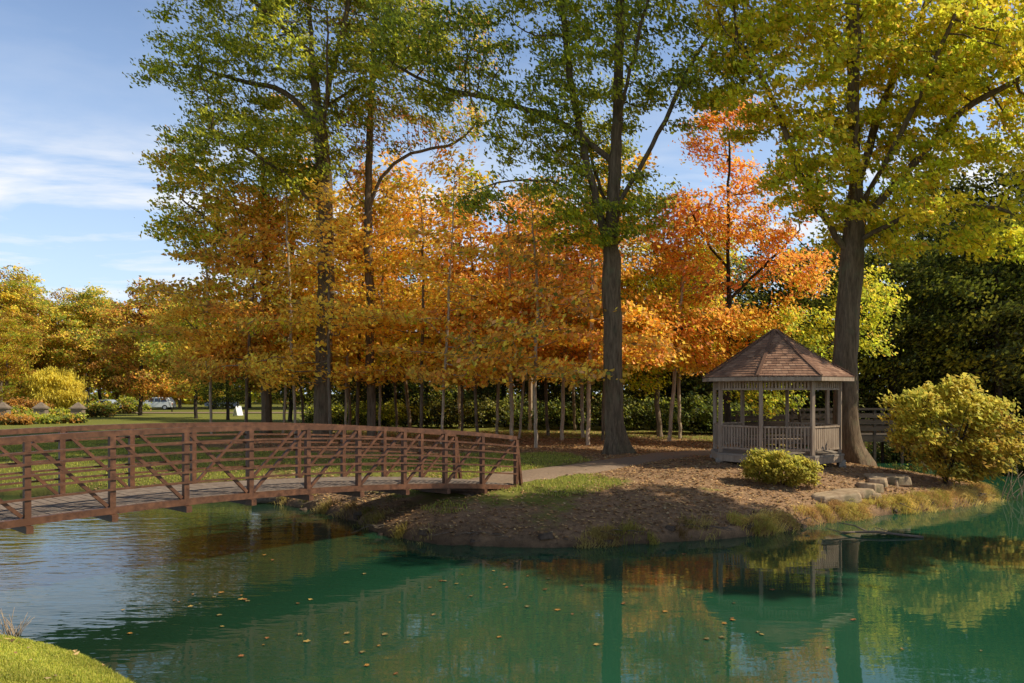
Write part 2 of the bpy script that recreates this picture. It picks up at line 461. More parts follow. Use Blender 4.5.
GREEN = [(.165, .185, .026), (.235, .24, .028), (.11, .14, .024), (.32, .30, .03)]
OLIVE = [(.26, .285, .026), (.35, .34, .028), (.19, .235, .024), (.42, .36, .028)]
YELG = [(.44, .46, .026), (.54, .51, .028), (.33, .39, .024), (.60, .50, .032)]
GOLD = [(.62, .42, .05), (.62, .48, .06), (.62, .37, .05), (.60, .43, .05)]
ORANGE = [(.60, .32, .04), (.58, .28, .04), (.62, .36, .05), (.56, .22, .03)]
RED = [(.57, .25, .08), (.52, .18, .06), (.62, .30, .12), (.60, .28, .05)]
RUST = [(.28, .14, .03), (.36, .18, .03), (.22, .12, .025), (.40, .22, .035)]
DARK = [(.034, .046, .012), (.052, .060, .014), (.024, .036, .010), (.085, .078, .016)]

def scr(blobs, Y, X0, zb):
    """crown blobs written as (px, py, rx_px, rz_px, dy, ry_m) at depth Y -> relative to the tree base"""
    return [(wx(px, Y) - X0, dy, wz(py, Y) - zb, rx / F * Y, ry, rz / F * Y) for px, py, rx, rz, dy, ry in blobs]
def spath(pts, Y, X0, zb):
    out = []
    for p in pts:
        dy = p[2] if len(p) > 2 else 0.0
        out.append((wx(p[0], Y) - X0, dy, wz(p[1], Y) - zb))
    return out

# ------------------------------------------------------------------ terrain
def cr(pts, k=6, jit=0.0):
    out = []
    for i in range(len(pts) - 1):
        p0 = np.array(pts[max(i - 1, 0)]); p1 = np.array(pts[i]); p2 = np.array(pts[i + 1]); p3 = np.array(pts[min(i + 2, len(pts) - 1)])
        for j in range(k):
            t = j / k
            q = .5 * ((2 * p1) + (-p0 + p2) * t + (2 * p0 - 5 * p1 + 4 * p2 - p3) * t * t + (-p0 + 3 * p1 - 3 * p2 + p3) * t ** 3)
            out.append(q + rng.normal(size=2) * jit)
    out.append(np.array(pts[-1])); return out
shoreM = cr([(-60, 31), (-30, 25), (-16, 22.6), (-10, 21.5), (-6.4, 20.7), (-4, 18.4), (-2.6, 16.1), (-1.3, 15.1), (.33, 14.8), (2.0, 15), (3.5, 15.5),
             (4.7, 15.9), (6.6, 17.3), (8.6, 18.6), (10.5, 19.5), (12.3, 20.8), (13.2, 21.9), (13.0, 23.3), (12.5, 25), (12.7, 29), (13.2, 34), (14, 42),
             (15.5, 47), (17, 42), (18, 34), (19.2, 29.5), (23, 27), (32, 26), (60, 24)], 7, .045)
polyM = np.array([(-600, 90)] + [tuple(p) for p in shoreM] + [(600, 40), (600, 900), (-600, 900)])
shoreN = cr([(-60, 20), (-20, 15.5), (-11, 12), (-8.5, 10), (-7.2, 9.75), (-5.9, 9.3), (-4.8, 8.75), (-3.7, 7.85), (-2, 6.2), (1, 4.6), (5, 3.4), (10, 4.5), (14.5, 8), (17, 12), (21, 15.2), (27, 15), (40, 12), (60, 8)], 7, .02)
polyN = np.array([(-600, 30)] + [tuple(p) for p in shoreN] + [(600, -60), (600, -600), (-600, -600)])
def sdist(X, Y, poly):
    P_ = np.c_[X.ravel(), Y.ravel()]; best = np.full(len(P_), 1e9); inside = np.zeros(len(P_), bool)
    for i in range(len(poly)):
        a_ = poly[i]; b_ = poly[(i + 1) % len(poly)]; ab = b_ - a_; L2 = (ab ** 2).sum()
        t = np.clip(((P_ - a_) @ ab) / L2, 0, 1); q = a_ + t[:, None] * ab
        best = np.minimum(best, ((P_ - q) ** 2).sum(1))
        c1 = (a_[1] > P_[:, 1]) != (b_[1] > P_[:, 1])
        with np.errstate(divide='ignore', invalid='ignore'):
            xi = (b_[0] - a_[0]) * (P_[:, 1] - a_[1]) / (b_[1] - a_[1]) + a_[0]
        inside ^= c1 & (P_[:, 0] < xi)
    d = np.sqrt(best); return np.where(inside, d, -d).reshape(X.shape)
def vnoise(X, Y, s, seed):
    r_ = np.random.default_rng(seed); out = np.zeros_like(X)
    for k in range(10):
        a_ = r_.uniform(0, 6.28); f_ = s * r_.uniform(.6, 1.9)
        out += np.sin((X * math.cos(a_) + Y * math.sin(a_)) * f_ + r_.uniform(0, 6.28))
    return out / 10 ** .5 * .7
GX, GY = 7.56, 23.0   # gazebo centre
def height(X, Y):
    X = np.asarray(X, float); Y = np.asarray(Y, float)
    dM = sdist(X, Y, polyM); dN = sdist(X, Y, polyN)
    a_ = np.maximum(dM, 0)
    zM = .13 * np.clip(a_ / .16, 0, 1) + .66 * (1 - np.exp(-a_ / 1.75)) + .17 * np.exp(-(((X - GX) / 3.4) ** 2 + ((Y - GY) / 3.0) ** 2))
    zM -= .45 * np.clip((Y - 40) / 70, 0, 1)
    lump = np.clip(a_ / .8, 0, 1) * np.exp(-np.maximum(Y - 20, 0) / 30)
    zM += lump * (.035 * vnoise(X, Y, 1.6, 3) + .018 * vnoise(X, Y, 5, 4))
    b_ = np.maximum(dN, 0)
    zN = .06 * np.clip(b_ / .1, 0, 1) + 1.15 * (1 - np.exp(-b_ / 4.2)) + np.clip(b_ / 1, 0, 1) * .015 * vnoise(X, Y, 4, 5)
    w = np.maximum(dM, dN); zw = -.12 - .8 * (1 - np.exp(w / 2.0)) - .1 * np.clip(-w / .1, 0, 1)
    return np.where(dM > 0, zM, np.where(dN > 0, zN, zw)), dM, dN
def hz(x, y): return float(height(np.array([x]), np.array([y]))[0][0])

def axis(lo, hi, a_, b_, fine, g=1.18):
    c = list(np.arange(a_, b_ + 1e-6, fine)); s_ = fine; v = c[-1]
    while v < hi: s_ *= g; v += s_; c.append(v)
    s_ = fine; v = c[0]
    while v > lo: s_ *= g; v -= s_; c.insert(0, v)
    return np.array(c)
xs = axis(-500, 500, -14, 19, .13); ys = axis(-60, 700, 5.5, 34, .13, 1.12)
XX, YY = np.meshgrid(xs, ys); ZZ, dM, dN = height(XX, YY)
ny, nx = XX.shape; I = np.arange(nx * ny).reshape(ny, nx)
Fq = np.stack([I[:-1, :-1], I[:-1, 1:], I[1:, 1:], I[1:, :-1]], -1).reshape(-1, 4)

# the path centre line (metres)
pathc = cr([(-1.6, 18.2), (-.35, 19.5), (1.6, 21.6), (3.6, 24.0), (5.6, 26.2), (8.0, 28.6), (10.2, 30.2), (12.2, 30.6)], 8)
pc = np.array(pathc)
def pdist(X, Y):
    P_ = np.c_[X.ravel(), Y.ravel()]; best = np.full(len(P_), 1e9)
    for i in range(len(pc) - 1):
        ab = pc[i + 1] - pc[i]; t = np.clip(((P_ - pc[i]) @ ab) / (ab ** 2).sum(), 0, 1)
        best = np.minimum(best, ((P_ - pc[i] - t[:, None] * ab) ** 2).sum(1))
    return np.sqrt(best).reshape(X.shape)
def grassiness(X, Y, dM, dN):
    g = np.full(X.shape, .85)
    litter = np.exp(-(((X - 0) / 8.5) ** 4 + ((Y - 31.5) / 4.6) ** 4)); g -= .85 * litter
    g -= .55 * np.exp(-(((X + 9) / 6) ** 2 + ((Y - 33) / 4) ** 2))
    point = np.clip((X - 1.0) / 2.5, 0, 1) * np.clip((34 - Y) / 6, 0, 1); g -= .95 * point * (pdist(X, Y) > .2)
    bank = np.exp(-np.maximum(dM, 0) / 1.7) * (Y < 26) * (X > -7); g -= .75 * bank
    g += .55 * np.exp(-(((X - 2.3) / 1.5) ** 2 + ((Y - 19.3) / 1.0) ** 2))      # green by the path, near side
    g += .85 * np.exp(-(((X - 4.6) / .8) ** 2 + ((Y - 18.6) / .55) ** 2))
    g += .4 * np.exp(-(((X - 1.0) / 2.4) ** 2 + ((Y - 25.5) / 1.6) ** 2))
    g -= .5 * (X > 13) * (dM > 0)
    g = np.where(dN > 0, 1.2, g); g = np.where(Y > 45, np.maximum(g, .7), g)
    return g
G = grassiness(XX, YY, dM, dN)
W = np.maximum(dM, dN); damp_shade = np.clip(1 - ZZ / .16, 0, 1) * .85
damp_shade = np.maximum(damp_shade, np.clip(1 - ZZ / .5, 0, 1) * .75 * np.clip((5 - XX) / 3, 0, 1) * np.clip(.75 + .5 * vnoise(XX, YY, 3, 9), 0, 1))  # patchy shade painted onto the lower left part of the bank
damp_shade = np.where((dN > 0), damp_shade * .3, damp_shade)
terrain = np_mesh('ground', np.c_[XX.ravel(), YY.ravel(), ZZ.ravel()], Fq, M['ground'], None,
                  {'grass': ('FLOAT', G.ravel()), 'damp_shade': ('FLOAT', damp_shade.ravel())}, True)
tag(terrain, kind='structure')
wv = np.array([(-500, -60, 0), (500, -60, 0), (500, 400, 0), (-500, 400, 0)], float)
water = np_mesh('water', wv, np.array([[0, 1, 2, 3]]), M['water']); tag(water, kind='structure')

# path strip
pts = pc; tang = np.gradient(pts, axis=0); tang = unit(tang); nor = np.c_[-tang[:, 1], tang[:, 0]]
offs = np.linspace(-.95, .95, 9); V = []
for p_, n_, i in zip(pts, nor, range(len(pts))):
    for o_ in offs:
        oo = o_ * (1 + .06 * math.sin(i * 1.3) + .05 * math.sin(i * 2.9 + 1))
        V.append((p_[0] + n_[0] * oo, p_[1] + n_[1] * oo))
V = np.array(V); zz = height(V[:, 0], V[:, 1])[0]
edge = np.tile(np.abs(offs) > .9, len(pts))
V3 = np.c_[V, zz + np.where(edge, -.03, .035)]
K = len(offs); I = np.arange(len(V)).reshape(len(pts), K)
Fp = np.stack([I[:-1, :-1], I[1:, :-1], I[1:, 1:], I[:-1, 1:]], -1).reshape(-1, 4)
tag(np_mesh('path', V3, Fp, M['path'], None, None, True), kind='structure')

# far road strip by the car park
V = []
for x in np.linspace(-90, 10, 60):
    for y in (84.5, 90.5): V.append((x, y + .02 * (x + 40), 0))
V = np.array(V); V[:, 2] = height(V[:, 0], V[:, 1])[0] + .06
I = np.arange(len(V)).reshape(-1, 2); Fp = np.stack([I[:-1, 0], I[1:, 0], I[1:, 1], I[:-1, 1]], -1)
tag(np_mesh('road', V, Fp, M['path']), kind='structure')

# ------------------------------------------------------------------ steel truss footbridge
BD = Vector((.751, .834, 0)); BL = BD.length; bd = BD / BL; bp = Vector((-bd.y, bd.x, 0))   # along / across (away)
B0 = Vector((wx(27, 11.0), 11.0, 0)); BW = 2.02
def btop(n): return ZC - .577 - .00965 * (n - 2) ** 2
def bpt(n, side, z): return B0 + BD * n + bp * (BW * side) + Vector((0, 0, z))
H_ = 1.23; nA, nB = -4, 9
br = empty('footbridge', tuple(bpt(2, .5, 0)), 0, 'arched rust-brown steel truss footbridge over the pond channel', 'bridge')
bo = Vector(br.location)
def bb(): return MB()
def fin(mb, name, mat, par=br, bevel=0.0):
    mb.v = [v - bo for v in mb.v]; return mb.build(name, mat, par, bevel=bevel)
fn = [nA + i * .25 for i in range(int((nB - nA) * 4) + 1)]
for side in (0, 1):
    mb = bb(); mb.strip([bpt(n, side, btop(n) - .04) for n in fn], .085, .085, bp); fin(mb, 'top_chord', M['steel'])
    mb = bb(); mb.strip([bpt(n, side, btop(n) - H_ + .05) for n in fn + [nB + .16]], .09, .10, bp); fin(mb, 'bottom_chord', M['steel'])
    inner = .062 if side == 0 else -.062
    for r_ in range(5):
        zo = .235 + r_ * .158
        outer = -.055 if side == 0 else .055
        mb = bb(); mb.strip([bpt(n, side, btop(n) - zo) + bp * outer for n in fn], .03, .032, bp); fin(mb, 'rail', M['steel'])
    for n in range(nA, nB + 1):
        mb = bb(); mb.bar(bpt(n, side, btop(n) - H_ + .10), bpt(n, side, btop(n) - .0835), .088, .082, bd); fin(mb, 'post', M['steel'])
    mb = bb(); mb.bar(bpt(nB + .16, side, btop(nB) - H_ + .10), bpt(nB + .02, side, btop(nB) - .09), .07, .06, bd); fin(mb, 'end_post', M['steel'])
    for n in range(nA, nB):
        a_, b_ = (n, n + 1)
        if n < 3: p1, p2 = bpt(a_ + .05, side, btop(a_) - .10), bpt(b_ - .06, side, btop(b_) - H_ + .12)
        else: p1, p2 = bpt(a_ + .05, side, btop(a_) - H_ + .12), bpt(b_ - .05, side, btop(b_) - .10)
        mb = bb(); mb.bar(p1, p2, .05, .05, bp); fin(mb, 'diagonal', M['steel'])
for n in range(nA, nB + 1):
    mb = bb(); mb.bar(bpt(n, -.06, btop(n) - H_ - .055), bpt(n, 1.06, btop(n) - H_ - .055), .09, .10); fin(mb, 'floor_beam', M['steel'])
mb = bb(); npl = int((nB + .2 - nA) * BL / .15)
for i in range(npl):
    n = nA + (i + .5) * .15 / BL; z = btop(n) - H_ + .078 + random.uniform(-.003, .003)
    mb.bar(bpt(n, .035, z), bpt(n, .965, z), .142, .045)
fin(mb, 'deck', M['plank'])
mb = bb()
for s_ in (.2, .5, .8): mb.strip([bpt(n, s_, btop(n) - H_ + .004) for n in fn], .06, .09, bp)
fin(mb, 'stringer', M['steel'])
# abutments: timber seats at both ends
for n, nm in ((nB + .25, 'far'), (nA - .1, 'near')):
    c = bpt(n, .5, 0); z = btop(nB if nm == 'far' else nA) - H_
    ab = MB(); ab.box((0, 0, 0), (BW + .5, .7, .5), (bp, bd, Vector((0, 0, 1))))
    o = ab.build('abutment', M['pier'], None, bevel=.02); o.location = (c.x + bd.x * .3, c.y + bd.y * .3, z - .30 )
    tag(o, 'concrete bridge seat at the far end of the steel footbridge' if nm == 'far' else 'concrete bridge seat at the near end of the steel footbridge', 'abutment')
# log edging under the bridge
lg = MB(); a_ = Vector(at(252, 500, 20.6)); b_ = Vector(at(318, 499, 20.9))
lg.tube([Vector((0, 0, 0)), (b_ - a_) * .5 + Vector((0, .05, .02)), b_ - a_], [.13, .14, .12], 10)
o = lg.build('edging_log', M['deadwood'], None, True); o.location = (a_.x, a_.y, .12); tag(o, 'weathered log lying along the shore beneath the steel footbridge', 'log')

# ------------------------------------------------------------------ gazebo
gz = hz(GX, GY); DZ = 1.17
gb = empty('gazebo', (GX, GY, 0), 0, 'octagonal wooden gazebo with brown shingle roof on the bank', 'gazebo')
RG = 1.80; ang = [-R(30 + 45 * k) for k in range(8)]
def gp(k, r, z): a_ = ang[k % 8]; return Vector((r * math.cos(a_), r * math.sin(a_), z))
EZ = 3.25; AZ = 4.62; RE = 2.13
def lerp(a_, b_, t): return a_ + (b_ - a_) * t
def ring_slab(mb, r, z0, z1):
    b = len(mb.v)
    for z in (z0, z1):
        for k in range(8): mb.v.append(gp(k, r, z))
    mb.f.append([b + k for k in range(8)]); mb.f.append([b + 8 + k for k in reversed(range(8))])
    for k in range(8): mb.f.append([b + (k + 1) % 8, b + k, b + 8 + k, b + 8 + (k + 1) % 8])
mb = MB(); ring_slab(mb, RG + .06, DZ - .05, DZ); mb.build('floor', M['gazfloor'], gb)
for k in range(8):
    mb = MB(); mb.bar(gp(k, RG + .03, DZ - .14), gp(k + 1, RG + .03, DZ - .14), .04, .17); mb.build('rim_board', M['gaz'], gb)
    mb = MB(); mb.box(gp(k, RG - .02, DZ - .34), (.2, .2, .36), taper=.9); mb.build('pier', M['pier'], gb, bevel=.01)
    d = gp(k, 1, 0).normalized(); s_ = Vector((-d.y, d.x, 0))
    mb = MB(); mb.box(gp(k, RG - .06, (DZ + EZ) / 2 - .02), (.095, .095, EZ - DZ - .05), (d, s_, Vector((0, 0, 1)))); mb.build('post', M['gaz'], gb, bevel=.008)
    a_, b_ = gp(k, RG - .06, 0), gp(k + 1, RG - .06, 0); u = (b_ - a_).normalized(); a2 = a_ + u * .06; b2 = b_ - u * .06
    z_ = Vector((0, 0, 1))
    # frieze of short slats under the eave
    mb = MB(); mb.bar(a2 + z_ * (EZ - .30), b2 + z_ * (EZ - .30), .05, .045); mb.bar(a2 + z_ * (EZ - .065), b2 + z_ * (EZ - .065), .06, .07)
    nb = 13
    for i in range(nb):
        c = lerp(a2, b2, (i + .5) / nb); mb.box(c + z_ * (EZ - .19), (.05, .022, .175), (u, u.cross(z_), z_))
    mb.build('frieze', M['gaz'], gb)
    if k != 5:
        mb = MB(); nb = 13 if k != 0 else 12
        mb.bar(a2 + z_ * (DZ + .76), b2 + z_ * (DZ + .76), .08, .045); mb.bar(a2 + z_ * (DZ + .15), b2 + z_ * (DZ + .15), .045, .05)
        for i in range(nb):
            c = lerp(a2, b2, (i + .5) / nb); mb.box(c + z_ * (DZ + .456), (.078 if k == 0 else .036, .03, .56), (u, u.cross(z_), z_))
        mb.build('railing', M['gaz'], gb)
        mb = MB(); inn = -Vector(((a_ + b_).x, (a_ + b_).y, 0)).normalized() * .24
        if k in (1, 2, 6, 7): mb.bar(a2 + inn + u * .12 + z_ * (DZ + .42), b2 + inn - u * .12 + z_ * (DZ + .42), .32, .04); mb.build('bench_seat', M['gaz'], gb)
    mb = MB(); mb.bar(gp(k, RE - .03, EZ - .03), gp(k + 1, RE - .03, EZ - .03), .035, .10); mb.build('fascia', M['gaz'], gb)
mb = MB()
for z0, r in ((EZ + .012, RE - .05),):
    b = len(mb.v)
    for k in range(8): mb.v.append(gp(k, r, z0))
    mb.v.append(Vector((0, 0, AZ - .05)))
    for k in range(8): mb.f.append([b + k, b + 8, b + (k + 1) % 8])
    mb.f.append([b + k for k in range(8)])
mb.build('ceiling', M['gazfloor'], gb)
# shingles: slightly flared curve, overlapping courses
V = []; Fs = []; rv = []; NC = 19
def prof(t): return lerp(RE, .03, t), EZ + .04 + (AZ - EZ) * (t * .9 + .1 * t ** 1.6)
for c in range(NC):
    t0 = c / NC; t1 = min((c + 1.18) / NC, .995)
    r0_, z0_ = prof(t0); r1_, z1_ = prof(t1)
    for k in range(8):
        wdt = 2 * r0_ * math.sin(R(22.5)); nsh = max(1, int(wdt / .17)); o_ = (.5 if c % 2 else 0)
        e = [0] + sorted(set(round(min(max((i + o_ + random.uniform(-.12, .12)) / nsh, 0), 1), 4) for i in range(nsh + 1))) + [1]
        e = [x for i, x in enumerate(e) if i == 0 or x > e[i - 1] + .02]
        for x0, x1 in zip(e[:-1], e[1:]):
            g = .004 / max(wdt, .1); lo = .022 + random.uniform(0, .008)
            q = [lerp(gp(k, r0_, z0_ + lo), gp(k + 1, r0_, z0_ + lo), x0 + g), lerp(gp(k, r0_, z0_ + lo), gp(k + 1, r0_, z0_ + lo), x1 - g),
                 lerp(gp(k, r1_, z1_), gp(k + 1, r1_, z1_), x1 - g), lerp(gp(k, r1_, z1_), gp(k + 1, r1_, z1_), x0 + g),
                 lerp(gp(k, r0_, z0_ - .004), gp(k + 1, r0_, z0_ - .004), x0 + g), lerp(gp(k, r0_, z0_ - .004), gp(k + 1, r0_, z0_ - .004), x1 - g)]
            b = len(V); V += [tuple(v) for v in q]; Fs += [(b, b + 1, b + 2, b + 3), (b + 4, b + 5, b + 1, b)]
            rv += [min(1, max(0, random.gauss(.5, .24)))] * 6
np_mesh('roof', np.array(V), np.array(Fs), M['shingle'], gb, {'rnd': ('FLOAT', np.array(rv))})
mb = MB()
for k in range(8):
    P_ = [gp(k, *prof(t)) + Vector((0, 0, .035)) for t in (0, .33, .66, .985)]
    mb.strip(P_, .085, .016, Vector((-P_[0].y, P_[0].x, 0)))
o = mb.build('ridge_cap', M['shingle'], gb)
st = MB(); st.box((0, 0, 0), (1.0, .32, .14)); o = st.build('doorstep', M['gaz'], gb)
a_ = (ang[5] + ang[6]) / 2; o.location = (math.cos(a_) * (RG + .15), math.sin(a_) * (RG + .15), DZ - .22); o.rotation_euler = (0, 0, a_ + math.pi / 2)

# ------------------------------------------------------------------ stones on the bank
def boulder(name, size, seed, flat=.75):
    r_ = random.Random(seed); V = []; n = 11; rings = [(.0, .93), (.12, 1.0), (.6, .98), (.88, .94), (1.0, .86)]
    out = [1 + r_.uniform(-.16, .14) for _ in range(n)]
    mb = MB()
    for z, s_ in rings:
        for j in range(n):
            a_ = 6.283 * j / n; q = out[j] * s_ * (1 + r_.uniform(-.025, .025))
            cx, cy = math.cos(a_), math.sin(a_); e = max(abs(cx), abs(cy)) ** .55
            mb.v.append(Vector((cx / e * q * size[0] / 2, cy / e * q * size[1] / 2, z * size[2] + r_.uniform(-.012, .012))))
    for i in range(len(rings) - 1):
        for j in range(n): mb.f.append([i * n + j, i * n + (j + 1) % n, (i + 1) * n + (j + 1) % n, (i + 1) * n + j])
    b = (len(rings) - 1) * n; mb.f.append([b + j for j in range(n)])
    return mb.build(name, M['stone'], None, bevel=.02)
stones = [(836, 496, 18.7, .85, .5, .26, 'largest flat stone slab at the left end of the bank row'),
          (855, 492, 19.4, .85, .5, .17, 'thin flat stone slab beside the largest slab on the bank'),
          (868, 489, 19.9, .42, .4, .22, 'small squarish stone standing in the middle of the slab row'),
          (878, 486, 20.3, .34, .3, .24, 'narrow stone wedged between the square stone and the top slab'),
          (886, 483, 20.8, .85, .5, .2, 'pale flat top slab at the upper right of the stone row'),
          (897, 488, 20.6, .36, .3, .16, 'low rounded stone just right of the pale top slab'),
          (872, 496, 19.3, .3, .24, .1, 'smallest stone lying in front of the slab row')]
for i, (px, py, Y, sx_, sy_, sz_, lb) in enumerate(stones):
    o = boulder('stone', (sx_ * 1.35, sy_ * 1.6, sz_ * .35 + .16), 20 + i); X = wx(px, Y); o.location = (X, Y, hz(X, Y) - .09)
    o.rotation_euler = (R(random.uniform(-3, 3)), R(random.uniform(-4, 4)), R(random.uniform(-25, 25))); tag(o, lb, 'stone', 'stone slabs on the bank')

# fallen branch in the water
def branch_thing(name, base, tips, r, label, cat='branch', mat='deadwood'):
    mb = MB()
    for path, r0_, r1_ in tips:
        n = len(path); mb.tube([Vector(p_) for p_ in path], [lerp(r0_, r1_, i / (n - 1)) for i in range(n)], 6)
    o = mb.build(name, M[mat], None, True); o.location = base; tag(o, label, cat); return o
c = at(872, 537, 16.0)
branch_thing('fallen_branch', (c[0], c[1], 0), [
    ([(.92, -.2, .01), (.5, -.12, .05), (.05, .02, .08), (-.35, .12, .06), (-.62, .25, -.03)], .028, .02),
    ([(-.05, .05, .07), (-.25, .25, .17), (-.5, .42, .2)], .018, .008), ([(-.3, .1, .06), (-.6, .05, .07), (-.85, .2, .12)], .017, .006),
    ([(.4, -.1, .05), (.3, .05, .1), (.12, .15, .15)], .01, .005)], 0, 'forked dead branch floating on the pond near the stones')
# bare twigs at the right water edge
tw = []
for i in range(16):
    a_ = random.uniform(-.6, 1.0); L = random.uniform(.6, 1.5); q = [(random.uniform(-.5, .5), random.uniform(-.3, .3), -.05)]
    for j in range(4):
        p_ = q[-1]; q.append((p_[0] + L / 4 * math.sin(a_), p_[1] + random.uniform(-.08, .08), p_[2] + L / 4 * math.cos(a_))); a_ += random.uniform(-.3, .3)
    tw.append((q, .013, .004))
branch_thing('bare_shrub', (13.5, 21.3, .02), tw, 0, 'bare pale twigs leaning over the water beside the golden bush', 'shrub', 'straw')
tw = []
for i in range(26):
    a_ = random.uniform(-.55, .55); L = random.uniform(.14, .36); q = [(random.uniform(-.10, .10), random.uniform(-.06, .06), -.02)]
    for j in range(3):
        p_ = q[-1]; q.append((p_[0] + L / 3 * math.sin(a_), p_[1] + random.uniform(-.03, .03), p_[2] + L / 3 * math.cos(a_))); a_ *= 1.3
    tw.append((q, .006, .002))
c = (wx(13, 9.45), 9.45)
branch_thing('dry_weed', (c[0], c[1], max(hz(*c), 0)), tw, 0, 'dry brown weed clump at the waterline by the near grass', 'plant', 'straw')
tw = []
for i in range(14):
    x_ = random.uniform(-1, 1); a_ = random.uniform(-1.4, 1.4); q = [(x_, 0, random.uniform(0, .1))]
    for j in range(3):
        p_ = q[-1]; q.append((p_[0] + .22 * math.sin(a_), p_[1] - random.uniform(.0, .14), p_[2] + random.uniform(-.04, .05))); a_ += random.uniform(-.4, .4)
    tw.append((q, .011, .004))
branch_thing('driftwood', (.3, 15.1, .06), tw, 0, 'tangle of exposed roots and sticks at the foot of the dirt bank', 'driftwood')

# ------------------------------------------------------------------ wooden footbridge behind the gazebo
fb = empty('boardwalk_bridge', (14.5, 32, 0), 0, 'old grey timber footbridge in the shade behind the right bank', 'bridge')
def fbl(x, s_, z): return Vector((x, s_ * 1.7, z + .16 * (1 - (x / 5.5) ** 2)))
xsn = [-5.5 + i * 1.1 for i in range(11)]
mb = MB()
for i in range(74):
    x = -5.5 + i * .15 + .07; mb.bar(fbl(x, 0, .95), fbl(x, 1, .95), .14, .05)
mb.build('deck', M['oldwood'], fb)
for s_ in (0, 1):
    mb = MB(); mb.strip([fbl(x, s_, .84) for x in xsn], .09, .26, Vector((0, 1, 0))); mb.build('beam', M['oldwood'], fb)
    mb = MB(); mb.strip([fbl(x, s_, 2.0) for x in xsn], .14, .05, Vector((0, 1, 0))); mb.build('handrail', M['oldwood'], fb)
    for z in (1.22, 1.48, 1.74):
        mb = MB(); mb.strip([fbl(x, s_, z) + Vector((0, -.06, 0)) for x in xsn], .03, .14, Vector((0, 1, 0))); mb.build('rail', M['oldwood'], fb)
    for x in xsn:
        mb = MB(); mb.bar(fbl(x, s_, -.9), fbl(x, s_, 1.97), .1, .1); mb.build('post', M['oldwood'], fb)

# ------------------------------------------------------------------ far things: cars, gate pillars, board
def car(name, paint, label, loc, rz, L=4.6, Hh=1.68, suv=True):
    t = empty(name, loc, rz, label, 'car', 'cars parked beyond the lawn')
    if suv: pr = [(-2.3, .35), (-2.28, .85), (-2.1, .98), (-1.2, 1.08), (-.55, 1.62), (.2, 1.7), (1.75, 1.66), (2.2, 1.05), (2.3, .9), (2.3, .35)]
    else: pr = [(-2.3, .32), (-2.28, .72), (-1.3, .9), (-.6, 1.38), (.6, 1.42), (1.35, .98), (2.2, .9), (2.3, .7), (2.3, .32)]
    mb = MB(); n = len(pr)
    for y, ins in ((-.9, 1), (-.82, 0), (.82, 0), (.9, 1)):
        pass
    for y in (-.88, .88):
        for x, z in pr:
            k_ = 1 - .16 * max(0, (z - .95) / .75); mb.v.append(Vector((x, y * k_, z)))
    mb.f.append(list(range(n))); mb.f.append([n + i for i in reversed(range(n))])
    for i in range(n): mb.f.append([i, n + i, n + (i + 1) % n, (i + 1) % n])
    mb.build('body', paint, t, bevel=.06)
    top = pr[4][1] if suv else pr[3][1]
    for y in (-1, 1):
        for x0, x1 in ((-.75, .05), (.12, .85), (.92, 1.72)) if suv else ((-.85, .05), (.12, 1.0)):
            mb = MB(); zb = 1.08 if suv else .95; zt = 1.55 if suv else 1.32
            sh = .28 if x0 < 0 else 0; sh2 = -.22 if x1 > 1.5 or (not suv and x1 > .9) else 0
            yb = y * .88 * (1 - .16 * max(0, (zb - .95) / .75)) + y * .012; yt = y * .88 * (1 - .16 * (zt - .95) / .75) + y * .012
            mb.v += [Vector((x0, yb, zb)), Vector((x1, yb, zb)), Vector((x1 + sh2, yt, zt)), Vector((x0 + sh, yt, zt))]; mb.f.append([0, 1, 2, 3])
            mb.build('side_window', M['glass'], t)
        for x in (-1.42, 1.42):
            mb = MB(); mb.tube([Vector((x, y * .70, .34)), Vector((x, y * .90, .34))], [.34, .34], 18); w_ = mb.build('wheel', M['tyre'], t)
            mb = MB(); mb.tube([Vector((x, y * .90, .34)), Vector((x, y * .915, .34))], [.2, .19], 12); mb.build('rim', M['rim'], w_)
        mb = MB(); mb.box((-2.29, y * .62, .72 if suv else .62), (.06, .34, .14)); mb.build('headlight', M['lamp'], t)
        mb = MB(); mb.box((2.29, y * .68, .8 if suv else .74), (.06, .26, .16)); mb.build('tail_light', M['redlamp'], t)
    ws = MB(); z0, z1 = (1.12, 1.58) if suv else (.95, 1.34); x0, x1 = (-1.17, -.62) if suv else (-1.22, -.68)
    ws.v += [Vector((x0 - .02, -.72, z0)), Vector((x0 - .02, .72, z0)), Vector((x1 - .02, .64, z1)), Vector((x1 - .02, -.64, z1))]; ws.f.append([0, 1, 2, 3]); ws.build('windscreen', M['glass'], t)
    t.scale = (L / 4.6,) * 3; return t
def ground_at(px, Y): X = wx(px, Y); return (X, Y, hz(X, Y))
x, y, z = ground_at(156, 108); car('parked_car', M['carwhite'], 'white estate car parked side-on beyond the far lawn', (x, y, z), R(4), 4.7)
x, y, z = ground_at(107, 108); car('parked_car', M['carsilver'], 'silver blue saloon car parked left of the white car', (x, y, z), R(-8), 4.5, suv=False)
x, y, z = ground_at(131, 112); car('parked_car', M['cardark'], 'dark saloon car parked between the silver and white cars', (x, y, z), R(40), 4.4, suv=False)
x, y, z = ground_at(222, 116); car('parked_car', M['carsilver'], 'grey car half hidden by trunks right of the white car', (x, y, z), R(8), 4.5)
